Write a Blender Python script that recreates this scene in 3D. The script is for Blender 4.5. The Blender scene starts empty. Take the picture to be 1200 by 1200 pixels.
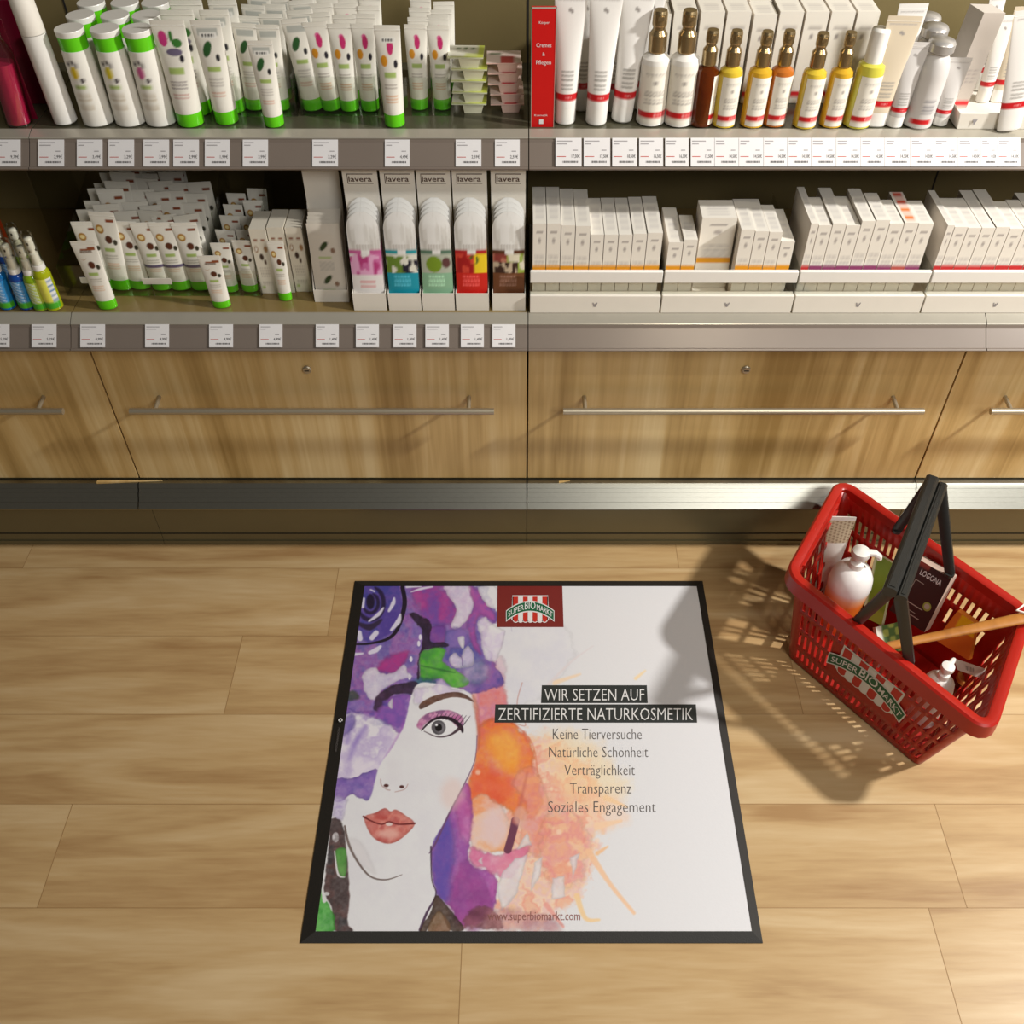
import bpy, math, random
import numpy as np
from mathutils import Vector, Matrix
rnd = random.Random(7)
C = bpy.context.scene.collection
SC = bpy.context.scene

# ------------------------------------------------------------------ camera, light, exposure
FPX, CXP, CYP, PITCH, HC = 1149., 610., 600., math.radians(46.24), 1.65
cam = bpy.data.objects.new('camera', bpy.data.cameras.new('camera')); C.objects.link(cam)
cam.location = (0, 0, HC); cam.rotation_euler = (math.pi/2-PITCH, 0, 0)
cam.data.sensor_width = 36; cam.data.lens = FPX*36/1200.; cam.data.shift_x = -(CXP-600)/1200.
cam.data.clip_start = .05
SC.camera = cam
SC.view_settings.view_transform = 'Standard'; SC.view_settings.look = 'None'
SC.view_settings.gamma = 1; SC.view_settings.use_curve_mapping = False
SC.view_settings.exposure = 0.0
w = bpy.data.worlds.new('store'); SC.world = w; w.use_nodes = True
w.node_tree.nodes['Background'].inputs[0].default_value = (1.0, .90, .76, 1)
w.node_tree.nodes['Background'].inputs[1].default_value = .10

def light(name, kind, loc, target, energy, col, **kw):
    d = bpy.data.lights.new(name, kind); d.energy = energy; d.color = col
    for k, v in kw.items(): setattr(d, k, v)
    o = bpy.data.objects.new(name, d); C.objects.link(o); o.location = loc
    o.rotation_euler = (Vector(target)-Vector(loc)).to_track_quat('-Z', 'Y').to_euler()
    return o
light('spotlight_right', 'SPOT', (2.238, .885, 2.231), (.55, 1.15, .45), 295, (1, .975, .935), shadow_soft_size=.075, spot_size=math.radians(125), spot_blend=.6)
light('fill_area_front', 'AREA', (1.45, -.85, 2.5), (.6, 1.5, .4), 38, (1, .975, .94), shape='RECTANGLE', size=1.2, size_y=.9)  # added soft fill from the camera side, lifts drawer fronts and shelf backs
light('fill_spot_shelf', 'SPOT', (.75, .1, 2.75), (.8, 1.65, .8), 30, (1, .90, .72), shadow_soft_size=.05, spot_size=math.radians(50), spot_blend=.8)  # added warm fill at an assumed position, brightens the upper right shelf

# ------------------------------------------------------------------ geometry of the photograph: known planes to points
_s, _c = math.sin(PITCH), math.cos(PITCH)
def ray(px, py):
    a = (px-CXP)/FPX; b = (py-CYP)/FPX
    return Vector((a, _c-b*_s, -_s-b*_c))
def onz(px, py, z):
    r = ray(px, py); return Vector((0, 0, HC)) + r*((z-HC)/r.z)
def ony(px, py, y):
    r = ray(px, py); return Vector((0, 0, HC)) + r*(y/r.y)
def L(r, g=None, b=None):
    if g is None: r, g, b = r
    return tuple((c/255/12.92 if c <= 10.3 else ((c/255+.055)/1.055)**2.4) for c in (r, g, b))

# ------------------------------------------------------------------ materials
MATS = {}
def mat(name, col=(200, 200, 200), rough=.5, metal=0., attr=False, trans=0., noise=0., nscale=40, bump=0., spec=.5, coat=0.):
    if name in MATS: return MATS[name]
    m = bpy.data.materials.new(name); m.use_nodes = True; nt = m.node_tree; N = nt.nodes; K = nt.links
    p = N['Principled BSDF']; c = L(col)
    p.inputs['Base Color'].default_value = (*c, 1); p.inputs['Roughness'].default_value = rough
    p.inputs['Metallic'].default_value = metal; p.inputs['Transmission Weight'].default_value = trans
    p.inputs['Specular IOR Level'].default_value = spec; p.inputs['Coat Weight'].default_value = coat
    src = None
    if attr:
        a = N.new('ShaderNodeAttribute'); a.attribute_name = 'Col'; src = a.outputs['Color']
    if noise or bump:
        tc = N.new('ShaderNodeTexCoord'); n = N.new('ShaderNodeTexNoise'); n.inputs['Scale'].default_value = nscale; n.inputs['Detail'].default_value = 4
        K.new(tc.outputs['Object'], n.inputs['Vector'])
        if noise:
            mr = N.new('ShaderNodeMapRange'); mr.inputs[3].default_value = 1-noise; mr.inputs[4].default_value = 1+noise
            K.new(n.outputs['Fac'], mr.inputs[0])
            mx = N.new('ShaderNodeVectorMath'); mx.operation = 'SCALE'
            if src: K.new(src, mx.inputs[0])
            else: mx.inputs[0].default_value = c
            K.new(mr.outputs[0], mx.inputs['Scale']); src = mx.outputs[0]
        if bump:
            b = N.new('ShaderNodeBump'); b.inputs['Strength'].default_value = bump; b.inputs['Distance'].default_value = .001
            K.new(n.outputs['Fac'], b.inputs['Height']); K.new(b.outputs[0], p.inputs['Normal'])
    if src: K.new(src, p.inputs['Base Color'])
    MATS[name] = m; return m

def clear(name, tint=(1, 1, 1), gloss=.12, rough=.05):
    m = bpy.data.materials.new(name); m.use_nodes = True; nt = m.node_tree; N = nt.nodes; K = nt.links
    N.remove(N['Principled BSDF'])
    t = N.new('ShaderNodeBsdfTransparent'); t.inputs[0].default_value = (*tint, 1)
    g = N.new('ShaderNodeBsdfGlossy'); g.inputs['Roughness'].default_value = rough
    f = N.new('ShaderNodeLayerWeight'); f.inputs[0].default_value = .25
    mr = N.new('ShaderNodeMapRange'); mr.inputs[3].default_value = gloss*.4; mr.inputs[4].default_value = min(1, gloss*3)
    K.new(f.outputs['Fresnel'], mr.inputs[0])
    mx = N.new('ShaderNodeMixShader'); K.new(mr.outputs[0], mx.inputs[0]); K.new(t.outputs[0], mx.inputs[1]); K.new(g.outputs[0], mx.inputs[2])
    K.new(mx.outputs[0], N['Material Output'].inputs[0]); MATS[name] = m; return m

def wood(name, cols, scale, fine, rough=.45, seeded=False, contrast=(.3, .7), distort=1.2):
    m = bpy.data.materials.new(name); m.use_nodes = True; nt = m.node_tree; N = nt.nodes; K = nt.links
    p = N['Principled BSDF']; p.inputs['Roughness'].default_value = rough
    tc = N.new('ShaderNodeTexCoord'); vec = tc.outputs['Object']
    if seeded:
        a = N.new('ShaderNodeAttribute'); a.attribute_name = 'Col'
        sc_ = N.new('ShaderNodeVectorMath'); sc_.operation = 'SCALE'; sc_.inputs['Scale'].default_value = 9.; K.new(a.outputs['Color'], sc_.inputs[0])
        ad = N.new('ShaderNodeVectorMath'); ad.operation = 'ADD'; K.new(vec, ad.inputs[0]); K.new(sc_.outputs[0], ad.inputs[1]); vec = ad.outputs[0]
    def nz(scl, detail, dist):
        mp = N.new('ShaderNodeMapping'); mp.inputs['Scale'].default_value = scl; K.new(vec, mp.inputs[0])
        n = N.new('ShaderNodeTexNoise'); n.inputs['Scale'].default_value = 1; n.inputs['Detail'].default_value = detail; n.inputs['Distortion'].default_value = dist
        K.new(mp.outputs[0], n.inputs['Vector']); return n.outputs['Fac']
    big = nz(scale, 3, distort); small = nz(fine, 5, .3)
    mixv = N.new('ShaderNodeMath'); mixv.operation = 'MULTIPLY_ADD'; mixv.inputs[1].default_value = .32
    sub = N.new('ShaderNodeMath'); sub.operation = 'SUBTRACT'; sub.inputs[1].default_value = .5
    K.new(small, sub.inputs[0]); K.new(sub.outputs[0], mixv.inputs[0]); K.new(big, mixv.inputs[2])
    v = mixv.outputs[0]
    if seeded:
        sx = N.new('ShaderNodeSeparateXYZ'); K.new(a.outputs['Color'], sx.inputs[0])
        t = N.new('ShaderNodeMath'); t.operation = 'MULTIPLY_ADD'; t.inputs[1].default_value = .12; K.new(sx.outputs[0], t.inputs[0])
        s2 = N.new('ShaderNodeMath'); s2.operation = 'SUBTRACT'; s2.inputs[1].default_value = .06; K.new(v, s2.inputs[0]); K.new(s2.outputs[0], t.inputs[2]); v = t.outputs[0]
    r = N.new('ShaderNodeValToRGB'); e = r.color_ramp.elements
    e[0].position = contrast[0]; e[1].position = contrast[1]
    e[0].color = (*L(cols[0]), 1); e[1].color = (*L(cols[2]), 1)
    q = e.new((contrast[0]+contrast[1])/2); q.color = (*L(cols[1]), 1)
    K.new(v, r.inputs[0]); K.new(r.outputs[0], p.inputs['Base Color'])
    b = N.new('ShaderNodeBump'); b.inputs['Strength'].default_value = .12; b.inputs['Distance'].default_value = .001
    K.new(small, b.inputs['Height']); K.new(b.outputs[0], p.inputs['Normal'])
    MATS[name] = m; return m

M_floor = wood('floor_oak', [(168, 131, 86), (194, 161, 113), (210, 182, 138)], (1.5, 12, 1), (12, 120, 1), .42, True, (.24, .76), 1.3)
M_seam = mat('floor_seam', (160, 124, 78), .6, noise=.1)
M_front = wood('drawer_wood', [(166, 134, 78), (200, 168, 110), (222, 197, 145)], (9, 1, .8), (110, 1, 3), .42, False, (.30, .70), 1.1)
M_handlewood = wood('brush_wood', [(150, 92, 34), (186, 122, 54), (205, 145, 75)], (8, 8, 8), (60, 9, 60), .45)
M_steel = mat('brushed_steel', (190, 180, 158), .45, .8, noise=.05, nscale=200)
M_alu = mat('aluminium', (148, 147, 138), .36, 1., noise=.06, nscale=120)
M_plinth = mat('plinth', (116, 108, 80), .4, .3, noise=.08, nscale=12)
M_rail = mat('rail_strip', (126, 114, 104), .3, .1, noise=.05, nscale=15)
M_lip = mat('rail_lip', (176, 170, 156), .25, .3, noise=.05, nscale=30)
M_shelf = mat('shelf_board', (88, 85, 68), .18, .2, noise=.12, nscale=9)
M_shelf2 = mat('lower_shelf_board', (140, 118, 72), .2, .1, noise=.12, nscale=9)
M_back = mat('back_panel', (114, 100, 62), .6, noise=.1, nscale=6)
M_dark = mat('dark_gap', (28, 24, 18), .7, noise=.05)
M_print = mat('printed_plastic', rough=.32, attr=True, noise=.03, nscale=60)
M_card = mat('printed_card', rough=.6, attr=True, noise=.03, nscale=80)
M_matprint = mat('floor_mat_print', rough=.45, attr=True, noise=.02, nscale=300, bump=.15)
M_rubber = mat('black_rubber', (34, 31, 27), .6, noise=.25, nscale=500, bump=.4)
M_green = mat('green_cap', (96, 205, 20), .3, noise=.04)
M_white = mat('white_plastic', (236, 233, 226), .3, noise=.03)
M_whitecard = mat('white_card', (232, 226, 214), .6, noise=.03)
M_greycard = mat('grey_card', (176, 166, 154), .6, noise=.04)
M_red = mat('basket_red', (172, 28, 16), .36, noise=.07, nscale=25)
M_redsign = mat('red_sign', (205, 16, 18), .35, noise=.04)
M_black = mat('black_plastic', (36, 36, 34), .38, noise=.12, nscale=120, bump=.15)
M_gold = mat('bronze_pump', (168, 146, 108), .26, .85, noise=.05)
M_tag = mat('tag_paper', (226, 223, 222), .5, noise=.02)
M_ink = mat('ink', (62, 58, 60), .6, noise=.05)
M_inkgrey = mat('grey_ink', (150, 145, 146), .6, noise=.05)
M_inkred = mat('red_ink', (186, 60, 46), .6, noise=.05)
M_txtdark = mat('text_grey', (98, 92, 90), .5, noise=.04)
M_txtwhite = mat('text_white', (228, 226, 224), .5, noise=.03)
M_box = mat('text_box', (44, 48, 47), .5, noise=.05)
M_logored = mat('logo_red_field', (122, 38, 34), .5, noise=.05)
M_stripe = mat('logo_stripe_red', (196, 46, 34), .5, noise=.05)
M_banner = mat('logo_green', (24, 96, 62), .5, noise=.05)
M_url = mat('url_ink', (150, 98, 92), .5, noise=.04)
M_brown = mat('cocoa_ink', (84, 58, 44), .6, noise=.05)
M_amber = mat('amber_glass', (120, 52, 12), .08, trans=.55, noise=.04)
M_oil = [mat('oil_yellow', (244, 212, 70), .08, trans=.3, noise=.03), mat('oil_gold', (240, 190, 56), .08, trans=.3, noise=.03),
         mat('oil_orange', (216, 126, 50), .08, trans=.3, noise=.03), mat('oil_lemon', (236, 228, 90), .08, trans=.3, noise=.03)]
M_magenta = mat('magenta_liquid', (196, 30, 84), .1, trans=.2, noise=.05)
M_maroon = mat('maroon_panel', (112, 10, 40), .25, noise=.08)
M_orange = mat('orange_plastic', (240, 150, 20), .35, noise=.05)
M_silver = mat('silver_can', (196, 192, 188), .3, .55, noise=.04)
M_glass = clear('clear_acrylic', (.97, .98, .96), .12)
M_cglass = clear('clear_glass', (.93, .93, .86), .22)

# ------------------------------------------------------------------ mesh builder
_txt = {}
def text_geo(s, thin=0.):
    k = (s, thin)
    if k in _txt: return _txt[k]
    cu = bpy.data.curves.new('t', 'FONT'); cu.body = s; cu.resolution_u = 2; cu.offset = thin
    ob = bpy.data.objects.new('t', cu); C.objects.link(ob)
    me = bpy.data.meshes.new_from_object(ob.evaluated_get(bpy.context.evaluated_depsgraph_get()))
    V = [(v.co.x, v.co.y) for v in me.vertices]; F = [tuple(p.vertices) for p in me.polygons]
    bpy.data.objects.remove(ob); bpy.data.curves.remove(cu); bpy.data.meshes.remove(me)
    x0 = min(v[0] for v in V); x1 = max(v[0] for v in V)
    _txt[k] = ([((x-x0)/(x1-x0), y/.73) for x, y in V], F); return _txt[k]

def avg(l): return tuple(sum(c[k] for c in l)/len(l) for k in range(3))
class MB:
    def __init__(s): s.v = []; s.f = []; s.m = []; s.c = []; s.mats = []
    def mi(s, m):
        if m not in s.mats: s.mats.append(m)
        return s.mats.index(m)
    def add(s, vs, fs, m, cols=None):
        o = len(s.v); k = s.mi(m); s.v += [tuple(p) for p in vs]
        s.c += cols if cols else [(1, 1, 1)]*len(vs)
        for f in fs: s.f.append(tuple(i+o for i in f)); s.m.append(k)
        return s
    def box(s, x0, x1, y0, y1, z0, z1, m, col=None):
        vs = [(x, y, z) for x in (x0, x1) for y in (y0, y1) for z in (z0, z1)]
        return s.add(vs, [(0, 1, 3, 2), (4, 6, 7, 5), (0, 4, 5, 1), (2, 3, 7, 6), (0, 2, 6, 4), (1, 5, 7, 3)], m, [col]*8 if col else None)
    def loft(s, rings, m, cap=True, cols=None, closed=False):
        n = len(rings[0]); vs = [p for r in rings for p in r]; fs = []; R = len(rings)
        for i in range(R if closed else R-1):
            a, b = i*n, ((i+1) % R)*n
            for j in range(n): fs.append((a+j, a+(j+1) % n, b+(j+1) % n, b+j))
        if cap and not closed: fs += [tuple(range(n))[::-1], tuple(range((R-1)*n, R*n))]
        return s.add(vs, fs, m, cols)
    def lathe(s, prof, m, n=20, c=(0, 0), colf=None):
        rings = [[(c[0]+r*math.sin(2*math.pi*j/n), c[1]-r*math.cos(2*math.pi*j/n), z) for j in range(n)] for r, z in prof]
        cols = [avg([colf(math.sin(2*math.pi*j/n)+a if math.cos(2*math.pi*j/n) > 0 else 9, z+e) for a in (-.05, 0, .05) for e in (-.005, 0, .005)]) for r, z in prof for j in range(n)] if colf else None
        return s.loft(rings, m, True, cols)
    def tube(s, pts, r, m, n=8):
        rings = []; pts = [Vector(p) for p in pts]
        for i, p in enumerate(pts):
            d = (pts[min(i+1, len(pts)-1)]-pts[max(i-1, 0)]).normalized()
            a = d.orthogonal().normalized() if i == 0 else (a-d*a.dot(d)).normalized()
            b = d.cross(a); rr = r[i] if isinstance(r, (list, tuple)) else r
            rings.append([p+(a*math.cos(t)+b*math.sin(t))*rr for t in (2*math.pi*k/n for k in range(n))])
        return s.loft(rings, m)
    def bar(s, p, q, wv, hv, m, taper=1.):
        p, q, wv, hv = Vector(p), Vector(q), Vector(wv), Vector(hv)
        r = lambda o, t: [o+wv*t+hv*t*.6, o+wv*t*.6+hv*t, o-wv*t*.6+hv*t, o-wv*t+hv*t*.6, o-wv*t-hv*t*.6, o-wv*t*.6-hv*t, o+wv*t*.6-hv*t, o+wv*t-hv*t*.6]
        return s.loft([r(p, 1.), r(q, taper)], m)
    def prism(s, poly, fn, depth, m):
        """poly in 2d mapped by fn(x, y, d)"""
        return s.loft([[fn(x, y, 0) for x, y in poly], [fn(x, y, depth) for x, y in poly]], m)
    def flat(s, poly, fn, m): return s.add([fn(x, y) for x, y in poly], [tuple(range(len(poly)))], m)
    def text(s, t, fn, m, thin=0.):
        V, F = text_geo(t, thin); return s.add([fn(x, y) for x, y in V], F, m)
    def grid(s, fn, nu, nv, m, colf=None):
        vs = []; cs = []
        for j in range(nv+1):
            for i in range(nu+1):
                u, v = i/nu, j/nv; vs.append(fn(u, v)); cs.append(avg([colf(min(1, max(0, u+a/nu)), min(1, max(0, v+e/nv))) for a in (-.35, 0, .35) for e in (-.35, 0, .35)]) if colf else (1, 1, 1))
        fs = [(j*(nu+1)+i, j*(nu+1)+i+1, (j+1)*(nu+1)+i+1, (j+1)*(nu+1)+i) for j in range(nv) for i in range(nu)]
        return s.add(vs, fs, m, cs)
    def mesh(s, name, smooth=35):
        me = bpy.data.meshes.new(name); me.from_pydata(s.v, [], s.f)
        for m in s.mats: me.materials.append(m)
        me.polygons.foreach_set('material_index', s.m)
        ca = me.color_attributes.new('Col', 'FLOAT_COLOR', 'POINT')
        ca.data.foreach_set('color', np.column_stack([np.array(s.c, dtype=np.float32), np.ones(len(s.c), dtype=np.float32)]).ravel())
        if smooth:
            me.polygons.foreach_set('use_smooth', [True]*len(s.f)); me.set_sharp_from_angle(angle=math.radians(smooth))
        me.update(); return me
    def obj(s, name, parent=None, bevel=0., smooth=35): return mkobj(name, s.mesh(name, smooth), parent, bevel)

def mkobj(name, me, parent=None, bevel=0.):
    o = bpy.data.objects.new(name, me); C.objects.link(o); o.parent = parent
    if bevel:
        b = o.modifiers.new('bevel', 'BEVEL'); b.width = bevel; b.segments = 2; b.limit_method = 'ANGLE'
    return o
def tag(o, label, cat, group=None):
    o['label'] = label; o['category'] = cat
    if group: o['group'] = group
    return o
def thing(name, label, cat, loc=(0, 0, 0), rot=(0, 0, 0), scale=(1, 1, 1), group=None):
    o = bpy.data.objects.new(name, None); C.objects.link(o); o.empty_display_size = .02
    o.location = loc; o.rotation_euler = rot; o.scale = scale
    return tag(o, label, cat, group)
def struct(o): o['kind'] = 'structure'; return o
PROTO = {}
def put(kind, name, label, cat, loc, rot=(0, 0, 0), scale=(1, 1, 1), group=None):
    """a thing from its list of (part name, mesh, bevel)"""
    parts = PROTO[kind]
    if len(parts) == 1:
        o = mkobj(name, parts[0][1]); o.location = loc; o.rotation_euler = rot; o.scale = scale
        return tag(o, label, cat, group)
    r = thing(name, label, cat, loc, rot, scale, group)
    for p in parts: mkobj(p[0], p[1], r)
    return r
ORD = ['first', 'second', 'third', 'fourth', 'fifth', 'sixth', 'seventh', 'eighth', 'ninth', 'tenth', 'eleventh', 'twelfth', 'thirteenth', 'fourteenth', 'fifteenth', 'sixteenth', 'seventeenth', 'eighteenth', 'nineteenth', 'twentieth']
def o_(i): return ORD[i]

# ------------------------------------------------------------------ setting: floor, back wall
rows = [1.75, 1.595, 1.408, 1.2235, 1.035, .847, .659, .472, .285, .098, -.09, -.28, -.47, -.66]
joints = {1: [-1.1, .35, 1.5], 2: [-1.55, -.401, .85], 3: [-1.6, -.577, .55], 4: [-.1, 1.0], 5: [-.812, .7505], 6: [-.096, .6855], 7: [-1.2, .1, 1.3], 8: [-.6, .7], 9: [-.2, .9], 10: [-.9, .4], 11: [0], 12: [.5]}
b = MB()
for i in range(len(rows)-1):
    y1, y0 = rows[i], rows[i+1]; xs = [-2.6]+joints.get(i, [])+[2.6]
    for k in range(len(xs)-1):
        c = (rnd.random(), rnd.random(), rnd.random())
        b.add([(xs[k], y0, 0), (xs[k+1], y0, 0), (xs[k+1], y1, 0), (xs[k], y1, 0)], [(0, 1, 2, 3)], M_floor, [c]*4)
        if k: b.add([(xs[k]-.0006, y0, .0003), (xs[k]+.0006, y0, .0003), (xs[k]+.0006, y1, .0003), (xs[k]-.0006, y1, .0003)], [(0, 1, 2, 3)], M_seam)
    b.add([(-2.6, y0-.0006, .0003), (2.6, y0-.0006, .0003), (2.6, y0+.0006, .0003), (-2.6, y0+.0006, .0003)], [(0, 1, 2, 3)], M_seam)
struct(b.obj('floor', smooth=0))
YB = 1.84
MODX = [-1.62, -.803, .0135, .831, 1.65]
b = MB().box(-2.6, 2.6, YB, YB+.04, 0, 2.4, M_back)
for x in (MODX[0], MODX[1], MODX[2], MODX[3]):
    b.box(x-.0015, x+.0015, YB-.001, YB, .63, 2.4, M_dark)
struct(b.obj('wall_back'))

# ------------------------------------------------------------------ cabinets with drawers
ZL, ZU = .630, .922          # tops of the lower and the upper shelf
CABS = ['leftmost wooden drawer cabinet, cut by the left picture edge', 'wooden drawer cabinet left of the centre seam, behind the floor mat',
        'wooden drawer cabinet right of the centre seam, behind the basket', 'rightmost wooden drawer cabinet, cut by the right picture edge']
HND = [(-1.57, -.877, -1.5, -.927), (-.749, -.051, -.702, -.100), (.082, .773, .124, .724), (.901, 1.6, .942, 1.55)]
for i in range(4):
    x0, x1 = MODX[i], MODX[i+1]; g = .0016
    r = thing('drawer_cabinet', CABS[i], 'cabinet', ((x0+x1)/2, 1.6, 0), group='wooden drawer cabinets'); inv = Matrix.Translation((-(x0+x1)/2, -1.6, 0))
    def part(bb, nm, par, **kw):
        o = bb.obj(nm, par, **kw)
        if par is r: o.location = (-(x0+x1)/2, -1.6, 0)
        return o
    part(MB().box(x0+.001, x1-.001, 1.5, YB-.002, .15, .560, M_dark), 'carcass', r)
    part(MB().box(x0+.0005, x1-.0005, 1.481, 1.50, .012, .2, M_plinth).box(x0+.0005, x1-.0005, 1.478, 1.495, .0, .012, M_plinth).box(x0+.0005, x1-.0005, 1.4795, 1.481, .034, .036, M_dark), 'plinth', r)
    TL = lambda y, z, t, o: (y-_s*t+_c*o, z-_c*t-_s*o)       # along the sloping face, and behind it
    pr = [(1.482, .2045), (1.468, .2045)]+[TL(1.466, .2030, t, o) for t, o in ((0, 0), (.008, 0), (.0083, .0012), (.0165, .0012), (.017, 0), (.027, 0), (.0273, .0012), (.037, .0012), (.0375, 0), (.052, 0), (.0535, .0015), (.0525, .004))]+[(1.482, .165)]
    part(MB().loft([[(x0+.0012, y, z) for y, z in pr], [(x1-.0012, y, z) for y, z in pr]], M_alu), 'base_profile', r, smooth=20)
    d = part(MB().box(x0+g, x1-g, 1.48, 1.498, .2085, .562, M_front), 'drawer_front', r, bevel=.0008)
    h0, h1, p0, p1 = HND[i]
    hm = MB().tube([(h0, 1.440, .4255), (h1, 1.440, .4255)], .0064, M_steel, 12)
    for q in (p0, p1): hm.tube([(q, 1.482, .4285), (q, 1.440, .4255)], .0042, M_steel, 10)
    hm.obj('handle', d)
    lx = (-1.2, -.404, .427, 1.24)[i]
    MB().lathe([(.0, 0), (.0085, 0), (.0085, .003), (.0068, .0045), (.0068, .006), (0, .006)], M_steel, 18).box(-.0045, .0045, -.001, .001, .0055, .0065, M_dark).obj('lock', d)
    lk = d.children[-1]; lk.location = (lx, 1.48, .496); lk.rotation_euler = (math.pi/2, 0, 0)
# crumbs of wood veneer lodged on the base profile
def sliver(px0, px1, py, label, t):
    a = onz(px0, py, .206); e = onz(px1, py-2, .206); bb = MB()
    bb.loft([[(a.x, a.y-t, .2047), (a.x, a.y+t, .2047), (a.x, a.y+t, .2047+t), (a.x, a.y-t, .2047+t)], [(e.x, e.y-t*.2, .2047), (e.x, e.y+t*.2, .2047), (e.x, e.y+t*.2, .2047+t*.5), (e.x, e.y-t*.2, .2047+t*.5)]], M_front)
    tag(bb.obj('wood_sliver'), label, 'wood sliver')
sliver(114, 190, 565, 'long pale wood sliver on the metal profile under the left drawer seam', .004)
sliver(655, 668, 565, 'tiny wood crumb on the metal profile right of the centre seam', .0025)

# ------------------------------------------------------------------ shelves with price rails
def shelf(z, yr, zr0, lipz, x0, x1, board, label, depth_y=YB-.003):
    r = thing('shelf', label, 'shelf', ((x0+x1)/2, yr, z), group='shelves of the wall display')
    def P(bb, nm, **kw):
        o = bb.obj(nm, r, **kw); o.location = (-(x0+x1)/2, -yr, -z); return o
    e = .0008
    P(MB().box(x0+e, x1-e, yr+.0195, depth_y, z-.022, z, board), 'board')
    lp = [(yr+.021, z+.0006), (yr+.0015, lipz), (yr, lipz-.0015), (yr+.001, lipz-.0035), (yr+.021, z-.006)]
    P(MB().loft([[(x0+e, y, q) for y, q in lp], [(x1-e, y, q) for y, q in lp]], M_lip), 'lip', smooth=15)
    TL = lambda t, o: (yr-_s*t+_c*o, lipz-.0035-_c*t-_s*o)
    st = [TL(t, o) for t, o in ((-.001, .006), (-.001, .001), (.001, 0), (.004, .0015), (zr0-.006, .0015), (zr0-.004, -.0015), (zr0-.001, -.0015), (zr0, .0005), (zr0-.001, .005))]+[(yr+.018, z-.02), (yr+.018, z-.008)]
    P(MB().loft([[(x0+e, y, q) for y, q in st], [(x1-e, y, q) for y, q in st]], M_rail), 'price_rail', smooth=15)
    return r
SN = ['leftmost', 'left', 'right', 'rightmost']
for i in range(4):
    x0, x1 = MODX[i], MODX[i+1]
    shelf(ZU, 1.547, .0495, .9175, x0, x1, M_shelf, ['upper shelf cut by the left picture edge, under the magenta bottle', 'upper shelf of green-capped tubes and bottles, left of the red sign', 'upper shelf of glass oil bottles, right of the red sign', 'upper shelf beyond the right end seam'][i])
    shelf(ZL, 1.450, .0460, .6205, x0, x1, M_shelf2, ['lower shelf cut by the left picture edge, under the blue sprays', 'lower shelf of almond tubes and sachet displays', 'lower shelf of white cartons in trays', 'lower shelf at the right picture edge beyond the rail seam'][i])

# ------------------------------------------------------------------ floor mat with its printed picture
x0m, x1m, y0m, y1m = -.337, .381, .617, 1.350
HM = .0085
NXG, NYG = 620, 620
gx, gy = np.meshgrid(np.linspace(x0m, x1m, NXG+1), np.linspace(y0m, y1m, NYG+1))
dz = HM-HC; zz = gy*_c-dz*_s
PX = CXP+FPX*gx/zz; PY = CYP+FPX*(-gy*_s-dz*_c)/zz      # drawing units of the print
IMG = np.empty(gx.shape+(3,)); IMG[:] = (226, 225, 227)
def vnoise(x, y, seed):
    rs = np.random.RandomState(seed); T = rs.rand(64, 64)
    xi = np.floor(x).astype(int); yi = np.floor(y).astype(int); fx = x-xi; fy = y-yi
    fx = fx*fx*(3-2*fx); fy = fy*fy*(3-2*fy); g = lambda a, b_: T[(xi+a) % 64, (yi+b_) % 64]
    return (g(0, 0)*(1-fx)+g(1, 0)*fx)*(1-fy)+(g(0, 1)*(1-fx)+g(1, 1)*fx)*fy
def fbm(x, y, seed): return .5*vnoise(x, y, seed)+.28*vnoise(x*2.1, y*2.1, seed+1)+.15*vnoise(x*4.3, y*4.3, seed+2)+.07*vnoise(x*9, y*9, seed+3)
def smoothpoly(p, n=5, closed=True):
    out = []; k = len(p)
    for i in range(k if closed else k-1):
        q = [p[(i+j-1) % k] if closed else p[min(max(i+j-1, 0), k-1)] for j in range(4)]
        for s_ in range(n):
            t = s_/n
            out.append(tuple(.5*((2*q[1][d])+(-q[0][d]+q[2][d])*t+(2*q[0][d]-5*q[1][d]+4*q[2][d]-q[3][d])*t*t+(-q[0][d]+3*q[1][d]-3*q[2][d]+q[3][d])*t**3) for d in (0, 1)))
    if not closed: out.append(p[-1])
    return out
def window(pts, mg):
    xs = [p[0] for p in pts]; ys = [p[1] for p in pts]
    return (PX > min(xs)-mg) & (PX < max(xs)+mg) & (PY > min(ys)-mg) & (PY < max(ys)+mg)
def segd(X, Y, a, b_):
    dx, dy = b_[0]-a[0], b_[1]-a[1]; t = np.clip(((X-a[0])*dx+(Y-a[1])*dy)/(dx*dx+dy*dy+1e-9), 0, 1)
    return np.hypot(X-a[0]-t*dx, Y-a[1]-t*dy), t
def blend(W, col, a): IMG[W] = IMG[W]*(1-a[:, None])+col*a[:, None]
SEED = [11]
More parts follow.
